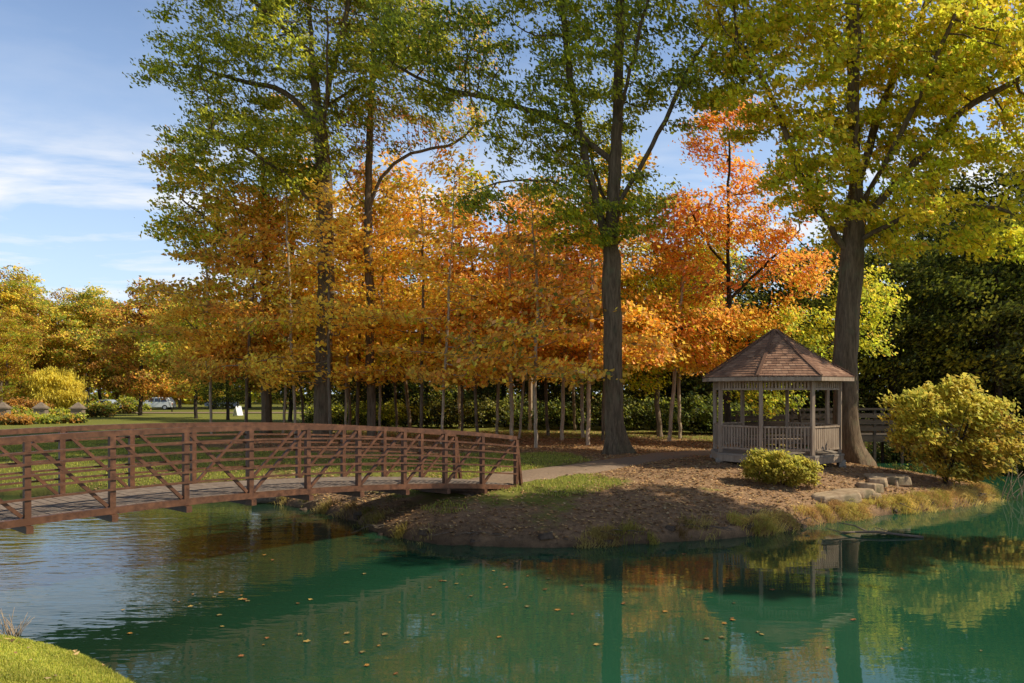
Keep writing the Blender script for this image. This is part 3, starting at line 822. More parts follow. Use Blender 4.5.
for px, lb in ((3, 'stone gate pillar with pointed cap at the left picture edge'), (41, 'stone gate pillar with pointed cap in front of the golden weeping tree'), (78, 'stone gate pillar with pointed cap at the edge of the lawn')):
    x, y, z = ground_at(px, 60); t = empty('gate_pillar', (x, y, z), R(12), lb, 'pillar', 'stone pillars by the lawn')
    mb = MB(); mb.box((0, 0, .42), (.8, .8, .95)); mb.build('shaft', M['pillarstone'], t, bevel=.03)
    mb = MB(); mb.box((0, 0, .94), (.98, .98, .08)); mb.box((0, 0, 1.2), (.9, .9, .42), taper=.08); mb.build('cap', M['pillarstone'], t)
x, y, z = ground_at(238, 74); t = empty('folding_sign', (x, y, z), R(62), 'white folding board standing on the far lawn edge', 'sign')
for s_ in (-1, 1):
    mb = MB(); mb.bar((0, s_ * .42, .1), (0, s_ * .03, 1.35), 1.0, .03, (0, 1, 0)); mb.build('panel', M['whiteboard'], t)
    for q in (-.42, .42):
        mb = MB(); mb.bar((q, s_ * .45, -.02), (q, s_ * .40, .14), .05, .05, (0, 1, 0)); mb.build('leg', M['deadwood'], t)

t.scale = (.7, .7, .7)
# ------------------------------------------------------------------ trees in view
def make_tree(name, px, Y, paths, blobs, r0, leafn, pal, label, cat='tree', bark='bark_grey', nattr=900, gap=.45, group=None, base=None, **kw):
    X = wx(px, Y); zb = hz(X, Y) - .03
    t = empty(name, (X, Y, zb), 0, label, cat, group)
    P_ = [spath(p_, Y, X, zb) for p_ in paths]; P_[0][0] = (0, 0, 0)
    B_ = scr(blobs, Y, X, zb)
    A_ = blob_points(B_, nattr, gap, .33, seed=len(label))
    tree_parts(P_, A_, r0, barkmat=M[bark], leafn=leafn, palette=pal, parent=t, **kw)
    return t

Q = 1.0
# the great oak left of the gazebo
make_tree('oak_tree', 615, 27, [
    [(615, 452), (613, 350), (612, 250), (616, 150), (619, 50), (621, -60), (622, -190)],
    [(612, 262), (596, 200), (578, 120), (566, 40), (556, -70, -1)],
    [(606, 215), (560, 190, -.6), (510, 190, -1.2), (470, 205, -1.6)],
    [(615, 165), (560, 118, .4), (500, 95, .6), (430, 78, .5), (385, 55, .2)],
    [(617, 215), (655, 140, -.6), (688, 70, -1), (720, 20, -1)],
    [(614, 255), (650, 205, 1.2), (690, 180, 2)],
    [(612, 230), (600, 150, 2), (590, 80, 4)],
    [(618, 130), (630, 60, -2.4), (640, 0, -4)]],
    [(610, 30, 85, 95, 0, 4.5), (505, 30, 95, 60, .3, 3.0), (430, 50, 75, 60, .3, 2.6), (518, 212, 72, 24, -1.2, 1.8), (600, 215, 75, 50, 0, 2.6), (690, 60, 60, 80, -1, 2.8),
     (660, 190, 45, 40, 1.2, 2.2), (600, -130, 150, 110, 0, 5.0), (540, 120, 70, 45, .4, 2.6), (600, 110, 50, 60, 2.5, 2.5)],
    .31, int(68000 * Q), palette(GREEN + OLIVE[:2], GREEN + OLIVE[:1], 5, 18, accents=YELG, acc_p=.10, seed=1), 'tall green oak with a stout flared trunk between bridge and gazebo',
    bark='bark_oak', nattr=2300, gap=.49, lsize=.16, step=.42, kill=.5, flare=.85, lobedir=R(-15), lspread=.24)
# the big yellow-green maple behind the gazebo
make_tree('maple_tree', 848, 25, [
    [(849, 462), (845, 380), (848, 300), (853, 230), (855, 140), (852, 50), (850, -60), (848, -170)],
    [(850, 262), (800, 190, -.5), (765, 110, -.8), (728, 55, -1)],
    [(852, 235), (905, 170, -.4), (950, 120, -.6), (1000, 90, -.8)],
    [(852, 250), (915, 215, -1.3), (975, 225, -1.8), (1015, 250, -2)],
    [(853, 190), (895, 90, .6), (930, 20, 1), (960, -60, 1)],
    [(853, 215), (830, 120, -2), (810, 50, -3.5)],
    [(853, 215), (880, 130, -2.2), (900, 50, -3.5)]],
    [(855, 60, 130, 90, -.6, 4.2), (950, 120, 95, 85, -.8, 3.6), (770, 75, 78, 75, -.6, 2.8), (880, 225, 78, 42, -.8, 2.6), (990, 215, 60, 55, -1.2, 2.4), (850, -100, 170, 90, 0, 4.5),
     (800, 180, 50, 50, -.5, 2.4), (1060, 120, 60, 90, -.6, 3.4), (1000, 20, 90, 70, -.5, 3.4), (1005, 185, 55, 40, -.2, 2.6), (930, 190, 50, 35, .4, 2.4), (740, 10, 60, 50, -1, 2.4)],
    .355, int(98000 * Q), palette(OLIVE + YELG + YELG, YELG + OLIVE[:2] + YELG, 5, 16, accents=GOLD, acc_p=.10, seed=4), 'large yellow-green maple whose thick trunk stands behind the gazebo',
    bark='bark_oak', nattr=2500, gap=.47, lsize=.165, step=.42, kill=.5, flare=.9, lobedir=R(-35), lspread=.24)
# left oak behind the bridge
make_tree('oak_tree', 322, 33, [
    [(320, 437), (323, 380), (326, 300), (325, 220), (322, 150), (316, 90), (310, 20), (305, -50)],
    [(322, 140), (330, 80), (345, 20), (352, -50)],
    [(322, 225), (296, 185, -.8), (262, 160, -1.2), (225, 140, -1.6)],
    [(320, 130), (280, 88, .4), (232, 74, .6), (190, 60, .6)],
    [(318, 110), (360, 80, .5), (400, 50, .8)],
    [(314, 60), (270, 20, -1), (230, -10, -1.4), (190, -20, -1.4)],
    [(322, 170), (340, 110, -2.4), (350, 60, -4)]],
    [(300, 55, 110, 75, 0, 4.5), (210, 60, 62, 62, 0, 3.2), (185, 105, 45, 35, -.4, 2.2), (215, 150, 50, 30, -1, 2.4), (390, 45, 65, 60, .3, 3.2), (300, -60, 140, 60, 0, 5),
     (300, 160, 60, 45, -.5, 3), (250, 10, 70, 50, -1, 3)],
    .34, int(50000 * Q), palette(GREEN + OLIVE, GREEN + OLIVE[:2], 8, 18, accents=YELG, acc_p=.14, seed=2), 'broad green oak with the widest trunk standing behind the bridge',
    bark='bark_oak', nattr=1800, gap=.51, lsize=.18, step=.45, kill=.52, flare=.5, lspread=.26)
# leaning ash with a bare sweeping limb
make_tree('ash_tree', 372, 35, [
    [(368, 436), (370, 380), (370, 300), (368, 220), (369, 150), (372, 80), (376, 10), (380, -60)],
    [(369, 212), (382, 178), (402, 158), (430, 149), (455, 143), (478, 120)],
    [(378, 185), (368, 205, .3), (352, 190), (338, 165)],
    [(430, 149), (452, 170), (470, 190)]],
    [(390, 95, 48, 60, 0, 2.8), (450, 110, 45, 42, 0, 2.4), (380, 10, 60, 60, 0, 3.4), (345, 140, 30, 40, 0, 2.2), (455, 40, 60, 50, 0, 2.8), (470, 180, 30, 25, 0, 1.6)],
    .19, int(11000 * Q), palette(GREEN + RED[:1], OLIVE + GREEN, 7, 18, accents=RED + GOLD, acc_p=.18, seed=3), 'sparse brown-trunked tree with a bare limb sweeping right above the orange leaves',
    bark='bark_grey', nattr=750, gap=.52, lsize=.19, step=.42, kill=.5, flare=.4, lspread=.26)
# two-tone maple at left
make_tree('maple_tree', 266, 38, [
    [(268, 433), (267, 370), (266, 300), (264, 220), (262, 150), (260, 100)],
    [(266, 352), (240, 345, -.5), (215, 338, -1)], [(266, 320), (300, 290), (322, 270)], [(265, 270), (225, 235), (190, 205)], [(264, 240), (290, 200), (305, 170)],
    [(264, 290), (262, 250, -2.2), (260, 220, -3.5)]],
    [(225, 215, 62, 62, 0, 3.6), (260, 140, 58, 50, 0, 3.2), (215, 310, 60, 38, 0, 3.2), (290, 330, 50, 34, 0, 3), (200, 165, 45, 34, 0, 2.6), (295, 240, 40, 60, 0, 3), (180, 245, 32, 26, 0, 2), (235, 345, 55, 20, -1, 2.5)],
    .24, int(30000 * Q), palette(ORANGE + GOLD + GOLD, YELG + OLIVE + GREEN, 5, 12, accents=GOLD, acc_p=.15, seed=5, clump=.5), 'maple turning from green top to orange skirt at the left of the grove',
    bark='bark_grey', nattr=1400, gap=.50, lsize=.21, step=.45, kill=.52, flare=.4, lspread=.28)
# orange-red maple behind the gazebo
make_tree('red_maple', 728, 33, [
    [(727, 440), (728, 380), (729, 300), (728, 220), (730, 150)],
    [(728, 270), (700, 230), (685, 190)], [(728, 300), (770, 260), (800, 230)], [(728, 330), (680, 330, -.6), (640, 345, -1)], [(729, 340), (770, 345, -1)]],
    [(735, 135, 50, 38, 0, 2.4), (765, 200, 58, 45, 0, 2.8), (690, 230, 50, 45, .5, 2.6), (790, 270, 40, 40, 0, 2.4), (700, 340, 62, 34, -.6, 2.4), (640, 325, 36, 34, -.4, 2), (750, 330, 45, 25, -.8, 2.2)],
    .14, int(20000 * Q), palette(GOLD + ORANGE, RED + ORANGE + ORANGE, 3, 12, accents=YELG, acc_p=.10, seed=6, clump=.6), 'orange-red maple glowing above the gazebo roof',
    bark='bark_dark', nattr=1300, gap=.46, lsize=.17, step=.42, kill=.5, flare=.3, lspread=.32)
make_tree('maple_tree', 660, 37, [
    [(655, 437), (657, 380), (660, 300), (664, 230)], [(658, 350), (690, 300)], [(659, 330), (635, 290)]],
    [(655, 290, 48, 70, 0, 3), (690, 330, 38, 45, 0, 2.6), (640, 370, 30, 22, -1, 2), (700, 255, 38, 40, 0, 2.4)],
    .12, int(14000 * Q), palette(YELG + OLIVE, YELG + GREEN, 3, 11, accents=ORANGE + GOLD, acc_p=.2, seed=8), 'yellow-green young maple just right of the great oak trunk',
    bark='bark_grey', nattr=800, gap=.44, lsize=.165, kill=.5, lspread=.32)
make_tree('small_tree', 800, 31, [
    [(806, 440), (800, 415), (790, 390), (778, 360)], [(800, 415), (770, 402, -.6), (740, 400, -1)], [(790, 390), (835, 340)]],
    [(765, 395, 40, 22, -.5, 1.5), (800, 340, 55, 40, 0, 2), (850, 330, 40, 50, .5, 2), (740, 405, 22, 14, -.6, 1.2), (870, 300, 30, 40, .5, 2)],
    .07, int(9000 * Q), palette(OLIVE + GREEN, OLIVE + YELG, 1, 6, accents=GOLD, acc_p=.1, seed=9), 'low lime-yellow tree seen through and behind the gazebo',
    bark='bark_dark', nattr=500, gap=.42, lsize=.14, kill=.45, step=.35, lspread=.26)

def shade_tree(X, Y, hgt, w, label, seed):
    zb = hz(X, Y); t = empty('oak_tree', (X, Y, zb - .03), 0, label, 'tree')
    A_ = blob_points([(0, 0, hgt * .74, w, w, hgt * .2), (w * .5, 0, hgt * .6, w * .6, w * .6, hgt * .13), (-w * .5, w * .2, hgt * .62, w * .6, w * .6, hgt * .13), (0, 0, hgt * .88, w * .7, w * .7, hgt * .1)], 800, .5, .33, seed=seed)
    tree_parts([[(0, 0, 0), (.2, .1, hgt * .4), (0, .2, hgt * .9)]], A_, .32, barkmat=M['bark_oak'], leafn=20000, lsize=.22, palette=palette(OLIVE + GREEN, OLIVE + GREEN, 3, 15, seed=seed), parent=t, step=.5, kill=.6, lspread=.3, flare=.6)
    return t
shade_tree(19.6, 12.6, 20.5, 3.5, 'unseen green oak right of the view, added to shade the island bank', 3)  # out of view; added to cast shade on the island bank

# slender maples of the orange grove: five grown, the rest copied
def grove_proto(i, pal, hgt, cr_, low):
    t = empty('slender_maple', (0, 0, 0)); lean = random.uniform(-.5, .5)
    path = [(0, 0, 0), (lean * .2, 0, hgt * .3), (lean * .6, random.uniform(-.2, .2), hgt * .6), (lean, 0, hgt * .95)]
    bl = []
    for k in range(13):
        f_ = k / 12; z_ = low + (hgt - low) * f_; off = cr_ * (1.0 - .75 * f_); a_ = random.uniform(0, 6.28); rr = cr_ * (.85 - .45 * f_) * random.uniform(.75, 1.15)
        bl.append((lean * f_ + off * .75 * math.cos(a_), off * .75 * math.sin(a_), z_, rr, rr, .34))
    A_ = blob_points(bl, 620, .40, .5, seed=i)
    tree_parts([path], A_, .06 + .012 * (i % 3), barkmat=M['bark_pale' if i % 2 == 0 else 'bark_grey'], leafn=int(4300 * Q), palette=pal, parent=t, lsize=.20, step=.38, kill=.45, flare=.3, lspread=.30)
    return t
random.seed(11)
protos = [grove_proto(0, palette(GOLD + GOLD + ORANGE, GOLD + YELG, 3, 11, seed=1, accents=RUST, acc_p=.1), 11.5, 2.7, 3.2),
          grove_proto(1, palette(GOLD + ORANGE, ORANGE + ORANGE + GOLD, 3, 11, seed=2, accents=RUST, acc_p=.12), 10.6, 2.6, 3.0),
          grove_proto(2, palette(GOLD + ORANGE, RED + ORANGE, 3, 10, seed=3, accents=RUST, acc_p=.12), 10.0, 2.7, 3.3),
          grove_proto(3, palette(YELG + GOLD, GOLD + ORANGE, 3, 11, seed=4, accents=GREEN, acc_p=.15), 12.0, 2.5, 3.4),
          grove_proto(4, palette(GOLD + RUST + ORANGE, RED + RUST + ORANGE, 3, 10, seed=5, accents=GREEN, acc_p=.1), 9.6, 2.6, 3.1)]
SAP = [(212, 38, 0, 'short golden maple'), (246, 35.5, 1, 'orange maple before the two-tone maple'), (296, 34, 0, 'golden stem'), (331, 31.3, 1, 'orange maple in front of the widest oak'), (283, 38, 0, 'pale leaning stem'), (304, 40, 3, 'golden slender maple'), (345, 36, 0, 'left-leaning pale stem'), (357, 38, 1, 'grey stem'), (379, 37, 0, 'pale straight stem'), (398, 40, 3, 'yellowish slender maple'),
       (422, 34, 1, 'grey straight stem'), (441, 32, 0, 'brightest white stem'), (463, 37, 3, 'thin grey stem'), (478, 34, 1, 'orange maple'), (497, 38, 4, 'brown stem'), (512, 33.5, 2, 'pale slightly leaning stem'),
       (519, 35.5, 0, 'pale golden-leaved stem'), (536, 29.5, 4, 'dark stem nearest the bridge end'), (548, 38, 1, 'distant orange maple'), (562, 34, 2, 'leaning stem with reddish leaves'), (583, 36, 4, 'rusty-leaved stem'), (588, 31, 2, 'lit stem close to the great oak'),
       (602, 34, 3, 'stem half behind the great oak trunk'), (669, 33.5, 2, 'lone pale stem right of the great oak'), (680, 36, 4, 'brown stem between oak and gazebo'), (410, 43, 1, 'far orange maple'), (530, 44, 2, 'far reddish maple'), (460, 46, 4, 'rear rusty maple'), (350, 44, 1, 'rear orange maple'), (575, 43, 1, 'rearmost orange maple')]
used = set(); ordn = ['leftmost', 'second', 'third', 'fourth', 'fifth', 'sixth', 'seventh', 'eighth', 'ninth', 'tenth', 'eleventh', 'twelfth', 'thirteenth', 'fourteenth', 'fifteenth', 'sixteenth', 'seventeenth', 'eighteenth',
                       'nineteenth', 'twentieth', 'twenty-first', 'twenty-second', 'twenty-third', 'twenty-fourth', 'twenty-fifth', 'twenty-sixth', 'twenty-seventh', 'twenty-eighth', 'twenty-ninth', 'thirtieth']
rank = {k: i for i, k in enumerate(sorted(range(len(SAP)), key=lambda q: SAP[q][0]))}
for k, (px, Y, pi_, desc) in enumerate(SAP):
    t = protos[pi_] if pi_ not in used else copy_tree(protos[pi_]); used.add(pi_)
    X = wx(px, Y); s_ = random.uniform(.9, 1.08) * Y / 35 ** 1.0 if Y > 35 else random.uniform(.93, 1.05)
    t.location = (X, Y, hz(X, Y) - .03); t.rotation_euler = (R(random.uniform(-4, 4)), R(random.uniform(-6, 6)), random.uniform(0, 6.28)); t.scale = (s_, s_, s_)
    tag(t, f'{desc}, {ordn[rank[k]]} slender trunk of the orange grove', 'tree', 'slender autumn maples of the grove')

# woods behind: dark evergreens and shaded broadleaves
def wood_proto(i, name, hgt, w, pal, low, cone, bark, leafn, lsize, mat, r0=.22, nattr=700):
    t = empty(name, (0, 0, 0))
    if cone: bl = [(0, 0, low + (hgt - low) * f_, w * (1 - f_ * .8), w * (1 - f_ * .8), hgt * .12) for f_ in (.05, .25, .45, .65, .85)]
    else: bl = [(random.uniform(-.35, .35) * w, random.uniform(-.35, .35) * w, low + (hgt - low) * f_, w * q, w * q, hgt * .2) for f_, q in ((.2, .8), (.45, 1), (.7, .85), (.85, .55))]
    A_ = blob_points(bl, nattr, .42, .35, seed=30 + i)
    tree_parts([[(0, 0, 0), (.2, 0, hgt * .4), (0, .2, hgt * .9)]], A_, r0, barkmat=M[bark], leafn=leafn, palette=pal, parent=t, lsize=lsize, step=.7, kill=.9, flare=.3, lspread=.55, leafmat=M[mat], tip=.02)
    return t
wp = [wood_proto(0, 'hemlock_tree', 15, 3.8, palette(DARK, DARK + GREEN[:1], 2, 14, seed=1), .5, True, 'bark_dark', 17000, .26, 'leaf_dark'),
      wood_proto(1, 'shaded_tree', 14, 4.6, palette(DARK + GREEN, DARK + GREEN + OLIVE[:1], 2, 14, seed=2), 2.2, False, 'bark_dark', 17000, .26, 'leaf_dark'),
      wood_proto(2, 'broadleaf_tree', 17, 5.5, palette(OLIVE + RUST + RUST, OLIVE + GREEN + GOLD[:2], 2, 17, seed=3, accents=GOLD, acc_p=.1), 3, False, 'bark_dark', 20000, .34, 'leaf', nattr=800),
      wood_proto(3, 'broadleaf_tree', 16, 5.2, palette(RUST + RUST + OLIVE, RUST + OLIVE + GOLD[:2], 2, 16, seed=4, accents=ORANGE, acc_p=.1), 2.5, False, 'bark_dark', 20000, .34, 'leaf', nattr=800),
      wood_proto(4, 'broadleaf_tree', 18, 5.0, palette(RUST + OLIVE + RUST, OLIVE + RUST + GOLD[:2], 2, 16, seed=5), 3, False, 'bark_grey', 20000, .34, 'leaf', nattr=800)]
usedw = set()
def place_wood(pi_, px, Y, s_, label, group):
    t = wp[pi_] if pi_ not in usedw else copy_tree(wp[pi_]); usedw.add(pi_)
    X = wx(px, Y); t.location = (X, Y, hz(X, Y) - .05); t.rotation_euler = (0, 0, random.uniform(0, 6.28)); t.scale = (s_ * random.uniform(.95, 1.1), s_, s_ * random.uniform(.93, 1.05))
    tag(t, label, 'tree', group)
random.seed(5)
for px, Y, pi_, s_ in [(345, 60, 1, .8), (385, 56, 0, .8), (425, 52, 1, .75), (470, 55, 0, .75), (505, 60, 1, .85), (545, 54, 0, .8), (590, 58, 1, .85), (635, 50, 1, .75), (675, 52, 0, .85), (715, 47, 1, .8), (700, 60, 0, 1.0)]:
    place_wood(pi_, px, Y, s_, 'dark shaded tree in the woods behind the orange grove', 'dark trees behind the grove')
for px, Y, pi_, s_ in [(760, 50, 0, .9), (800, 46, 1, .8), (850, 52, 0, 1.0), (895, 44, 1, .82), (925, 50, 0, .95), (965, 46, 0, .85), (1000, 42, 1, .85), (1040, 46, 0, 1.0), (1085, 42, 1, .9), (1130, 48, 0, 1.0), (1010, 58, 1, 1.1), (985, 55, 1, 1.35), (1060, 54, 0, 1.4), (920, 60, 1, 1.35)]:
    place_wood(pi_, px, Y, s_, 'dark evergreen looming behind the gazebo and golden bush', 'dark trees behind the gazebo')
# far left treeline, each different in its place
far = [(-40, 105, 4, 1.0), (0, 100, 4, .95), (22, 112, 2, 1.0), (55, 118, 4, .95), (88, 112, 2, .92), (118, 120, 3, .98), (150, 116, 3, .98), (180, 122, 4, 1.0), (215, 112, 2, .95), (250, 122, 3, 1.0), (285, 115, 2, 1.0), (320, 122, 4, 1.0), (100, 128, 2, 1.08), (40, 130, 3, 1.05), (355, 110, 3, .95), (390, 118, 2, 1.0), (-80, 110, 2, 1.05)]
for px, Y, pi_, s_ in far: place_wood(pi_, px, Y, s_, 'yellow-green and russet tree in the far row beyond the lawn', 'far trees beyond the lawn')
for px, Y, pi_, s_, lb in [(140, 76, 3, .78, 'russet tree with dark crown rising above the treeline at left'), (196, 66, 2, .62, 'olive tree beside the left edge of the two-tone maple'),
                           (228, 62, 1, .55, 'dark low tree behind the white folding board'), (290, 58, 1, .6, 'dark low tree seen between maple and oak trunks'), (8, 72, 4, .55, 'green leafy tree at the left picture edge')]:
    place_wood(pi_, px, Y, s_, lb, 'trees around the left lawn')

# shrubs --------------------------------------------------------
def shrub(name, X, Y, blobs, leafn, lsize, pal, label, nattr=450, nst=7, spread=.25, gap=.4, bark='bark_dark', upbias=.5, mat='leaf', group=None, droop=0.0, aspect=.6, cat='shrub', lspread=.13, step=.2, zoff=0.0, flat=.7):
    z = hz(X, Y); t = empty(name, (X, Y, z + zoff), 0, label, cat, group)
    top = max(b[2] for b in blobs)
    paths = []
    for i in range(nst):
        a_ = 6.28 * i / nst + random.uniform(-.3, .3)
        paths.append([(0, 0, -.05), (math.cos(a_) * spread, math.sin(a_) * spread, top * .35), (math.cos(a_) * spread * 2.6, math.sin(a_) * spread * 2.6, top * .8)])
    A_ = blob_points(blobs, nattr, gap, 1.3, seed=nst + len(label))
    tree_parts(paths, A_, .05, tip=.005, step=step, kill=step * 1.1, barkmat=M[bark], leafn=leafn, lsize=lsize, palette=pal, parent=t, lspread=lspread, upbias=upbias, bush=True, minr=.004,
               names=('stems', 'foliage'), leafmat=M[mat], droop=droop, aspect=aspect, thin=5, flat=flat)
    return t
X = wx(945, 21.3)
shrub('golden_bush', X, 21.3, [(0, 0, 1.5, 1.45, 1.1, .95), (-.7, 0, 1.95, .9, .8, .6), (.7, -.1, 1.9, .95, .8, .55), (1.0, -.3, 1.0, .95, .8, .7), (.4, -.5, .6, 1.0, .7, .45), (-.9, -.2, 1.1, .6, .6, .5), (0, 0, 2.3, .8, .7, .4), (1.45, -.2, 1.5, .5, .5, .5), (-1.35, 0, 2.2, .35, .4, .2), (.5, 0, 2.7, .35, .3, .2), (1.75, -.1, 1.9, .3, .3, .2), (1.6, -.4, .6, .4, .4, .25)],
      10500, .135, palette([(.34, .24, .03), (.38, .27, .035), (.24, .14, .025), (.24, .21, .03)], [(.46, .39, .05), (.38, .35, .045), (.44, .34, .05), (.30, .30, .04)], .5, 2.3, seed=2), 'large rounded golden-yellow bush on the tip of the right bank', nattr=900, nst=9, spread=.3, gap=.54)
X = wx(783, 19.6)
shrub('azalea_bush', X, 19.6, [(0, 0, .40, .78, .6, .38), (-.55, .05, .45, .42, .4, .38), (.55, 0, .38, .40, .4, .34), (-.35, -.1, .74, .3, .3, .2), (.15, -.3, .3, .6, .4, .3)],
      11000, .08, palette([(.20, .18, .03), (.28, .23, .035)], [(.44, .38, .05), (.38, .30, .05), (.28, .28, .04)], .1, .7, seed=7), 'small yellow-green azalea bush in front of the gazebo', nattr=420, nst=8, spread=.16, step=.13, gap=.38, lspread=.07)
random.seed(3)
for px, Y, w, h, lb in [(388, 46, 2.4, 1.5, 'lit green shrub between trunks behind the bridge'), (450, 47, 3, 1.6, 'dark green shrub behind the white stem'), (505, 48, 2.6, 1.7, 'dark shrub in mid grove behind the bridge end'), (560, 45, 3, 1.5, 'dark shrub left of the great oak'), (640, 44, 2.6, 1.6, 'dark shrub right of the great oak'),
                        (695, 40, 2.6, 2.0, 'smooth dark shrub at the left side of the gazebo'), (735, 41, 2.4, 1.6, 'dark shrub seen through the gazebo'), (600, 50, 3, 1.7, 'tallest dark shrub behind the great oak'), (340, 50, 2.6, 1.3, 'green shrub right of the widest oak trunk')]:
    X = wx(px, Y); pl = palette(DARK + GREEN[:2], GREEN + (YELG[:2] if px in (388, 340) else DARK), .3, h, seed=px)
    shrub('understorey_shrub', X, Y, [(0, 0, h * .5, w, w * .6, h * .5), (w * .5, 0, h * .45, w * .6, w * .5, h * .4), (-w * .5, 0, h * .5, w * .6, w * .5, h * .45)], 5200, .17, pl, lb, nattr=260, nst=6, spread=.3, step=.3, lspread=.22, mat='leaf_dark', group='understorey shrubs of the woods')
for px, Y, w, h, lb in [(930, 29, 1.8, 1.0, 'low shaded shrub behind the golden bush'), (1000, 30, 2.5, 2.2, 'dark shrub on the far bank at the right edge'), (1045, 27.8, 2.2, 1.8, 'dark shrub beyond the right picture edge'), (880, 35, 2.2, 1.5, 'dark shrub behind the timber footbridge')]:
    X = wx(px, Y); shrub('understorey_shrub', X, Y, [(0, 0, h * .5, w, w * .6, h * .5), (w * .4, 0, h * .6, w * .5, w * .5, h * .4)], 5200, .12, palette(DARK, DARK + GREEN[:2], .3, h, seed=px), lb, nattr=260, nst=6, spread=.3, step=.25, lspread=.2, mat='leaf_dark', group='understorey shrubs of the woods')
# golden weeping tree and little orange tree at the far lawn
random.seed(31)
for k, (x_, y_) in enumerate([(p_[0], p_[1]) for p_ in shoreM if -5 < p_[0] < 12.6 and p_[1] < 21.5][::5]):
    x2, y2 = x_ + random.uniform(-.15, .15), y_ + random.uniform(.0, .25); sz = random.uniform(.12, .3)
    o = boulder('rock', (sz, sz * .8, sz * .45), 50 + k); o.data.materials[0] = M['mudrock']; o.location = (x2, y2, max(hz(x2, y2), 0) - .04); o.rotation_euler = (random.uniform(-.3, .3), random.uniform(-.3, .3), random.uniform(0, 6))
    tag(o, 'small rounded brown rock at the foot of the island bank', 'rock', 'small rocks along the waterline')
    if k % 2 == 0:
        tw = []
        for i in range(6):
            a_ = random.uniform(-1.5, 1.5); q = [(random.uniform(-.5, .5), random.uniform(0, .25), .05)]
            for j in range(4):
                p_ = q[-1]; q.append((p_[0] + .13 * math.sin(a_), p_[1] - random.uniform(.0, .1), p_[2] + random.uniform(-.05, .04))); a_ += random.uniform(-.5, .5)
            tw.append((q, .010, .003))
        branch_thing('twig_tangle', (x_, y_ + .15, max(hz(x_, y_ + .2), .02)), tw, 0, 'thin sticks and roots caught along the island waterline', 'twigs')['group'] = 'sticks along the waterline'
X = wx(56, 72)
shrub('weeping_tree', X, 72, [(0, 0, 3.0, 2.1, 1.6, 1.3), (-1.0, 0, 2.1, 1.3, 1.2, 1.4), (1.2, 0, 2.0, 1.1, 1.1, 1.5), (.2, -.5, 1.6, 2.0, 1.2, 1.2)], 11000, .34,
      palette([(.34, .26, .035), (.42, .32, .045)], [(.44, .35, .045), (.50, .39, .05)], .5, 3.5, seed=2, jitter=.15), 'golden weeping tree with drooping foliage behind the pillars', nattr=380, nst=5, spread=.5, step=.4, droop=2.2, aspect=.28, lspread=.28, cat='tree', bark='bark_dark', upbias=0)
X = wx(172, 92)
shrub('small_tree', X, 92, [(0, 0, 3.0, 2.0, 1.8, 1.3), (-1, 0, 2.7, 1.2, 1.2, 1.0), (1.1, 0, 2.8, 1.2, 1.2, 1.0)], 7000, .26, palette(RUST + GOLD, GOLD + ORANGE[:1] + RUST, 1, 4, seed=2), 'small round russet-gold tree above the white car', nattr=300, nst=5, spread=.4, step=.4, lspread=.25, cat='tree')
for px, Y, w, h, lb in [(20, 63, 2.0, .9, 'low dark hedge shrub left of the middle pillar'), (60, 63, 1.8, .8, 'low dark hedge shrub between the two right pillars'), (96, 70, 2.0, 1.2, 'green shrub right of the lawn pillar'), (125, 84, 2.5, 1.7, 'dark green shrub in front of the parked cars'), (28, 69, 2.2, 1.6, 'reddish shrub under the weeping tree'), (2, 52, 2.2, .55, 'low rusty ground shrub in front of the left pillar'), (36, 54, 2.0, .5, 'low dark ground shrub in front of the middle pillar'), (64, 55, 1.6, .45, 'low ground shrub in front of the right pillar')]:
    X = wx(px, Y); red = 'reddish' in lb or 'rusty' in lb
    shrub('hedge_shrub', X, Y, [(0, 0, h * .5, w, w * .5, h * .5)], 3200, .2, palette(DARK + RUST if red else DARK + GREEN + RUST, RUST if red else GREEN + OLIVE, .1, h, seed=px), lb, nattr=180, nst=5, spread=.3, step=.3, lspread=.2, group='shrubs around the pillars')

# distant woods: one mass nobody could count
n = 70000; xx = rng.uniform(-190, 230, n); yy = 150 + rng.uniform(0, 35, n) + .0006 * xx ** 2 * 0
top = 13 + 3.5 * np.sin(xx * .11) + 2.5 * np.sin(xx * .29 + 1) + 1.5 * np.sin(xx * .71 + 2); zz = rng.random(n) ** .8 * top
C = np.c_[xx, yy, zz]
cl = np.array(OLIVE + GREEN + RUST + YELG); cell = (np.floor(xx / 5.5) * 7 + np.floor(yy / 9) * 3).astype(int) % len(cl)
cols = cl[np.where(rng.random(n) < .6, cell, rng.integers(0, len(cl), n))] * rng.uniform(.6, 1.2, (n, 1))
tag(leaf_cards('distant_woods', C, 1.3, cols, M['leaf']), 'distant autumn woods filling the skyline behind everything', 'woods', kind='stuff')

# ------------------------------------------------------------------ ground cover
def scatter(n, x0, x1, y0, y1, cond):
    X = rng.uniform(x0, x1, n); Y = rng.uniform(y0, y1, n); Z, a_, b_ = height(X, Y)
    k = cond(X, Y, Z, a_, b_); return X[k], Y[k], Z[k], a_[k], b_[k]
LIT = np.array([(.44, .24, .10), (.52, .30, .12), (.30, .16, .08), (.58, .38, .17), (.20, .11, .06), (.46, .32, .17)])
X, Y, Z, a_, b_ = scatter(130000, -12, 20, 14.5, 42, lambda X, Y, Z, a, b: (a > .12) & (rng.random(len(X)) < np.clip(1.15 - grassiness(X, Y, a, b), .12, 1)) & ((pdist(X, Y) > .9) | (rng.random(len(X)) < .12)))
c_ = LIT[rng.integers(0, 6, len(X))] * rng.uniform(.5, 1.1, (len(X), 1))
tag(leaf_cards('fallen_leaves', np.c_[X, Y, Z + .022], .075, c_, M['litter'], upbias=1.6, aspect=.7), 'brown fallen leaves carpeting the bank and the grove floor', 'leaf litter', kind='stuff')

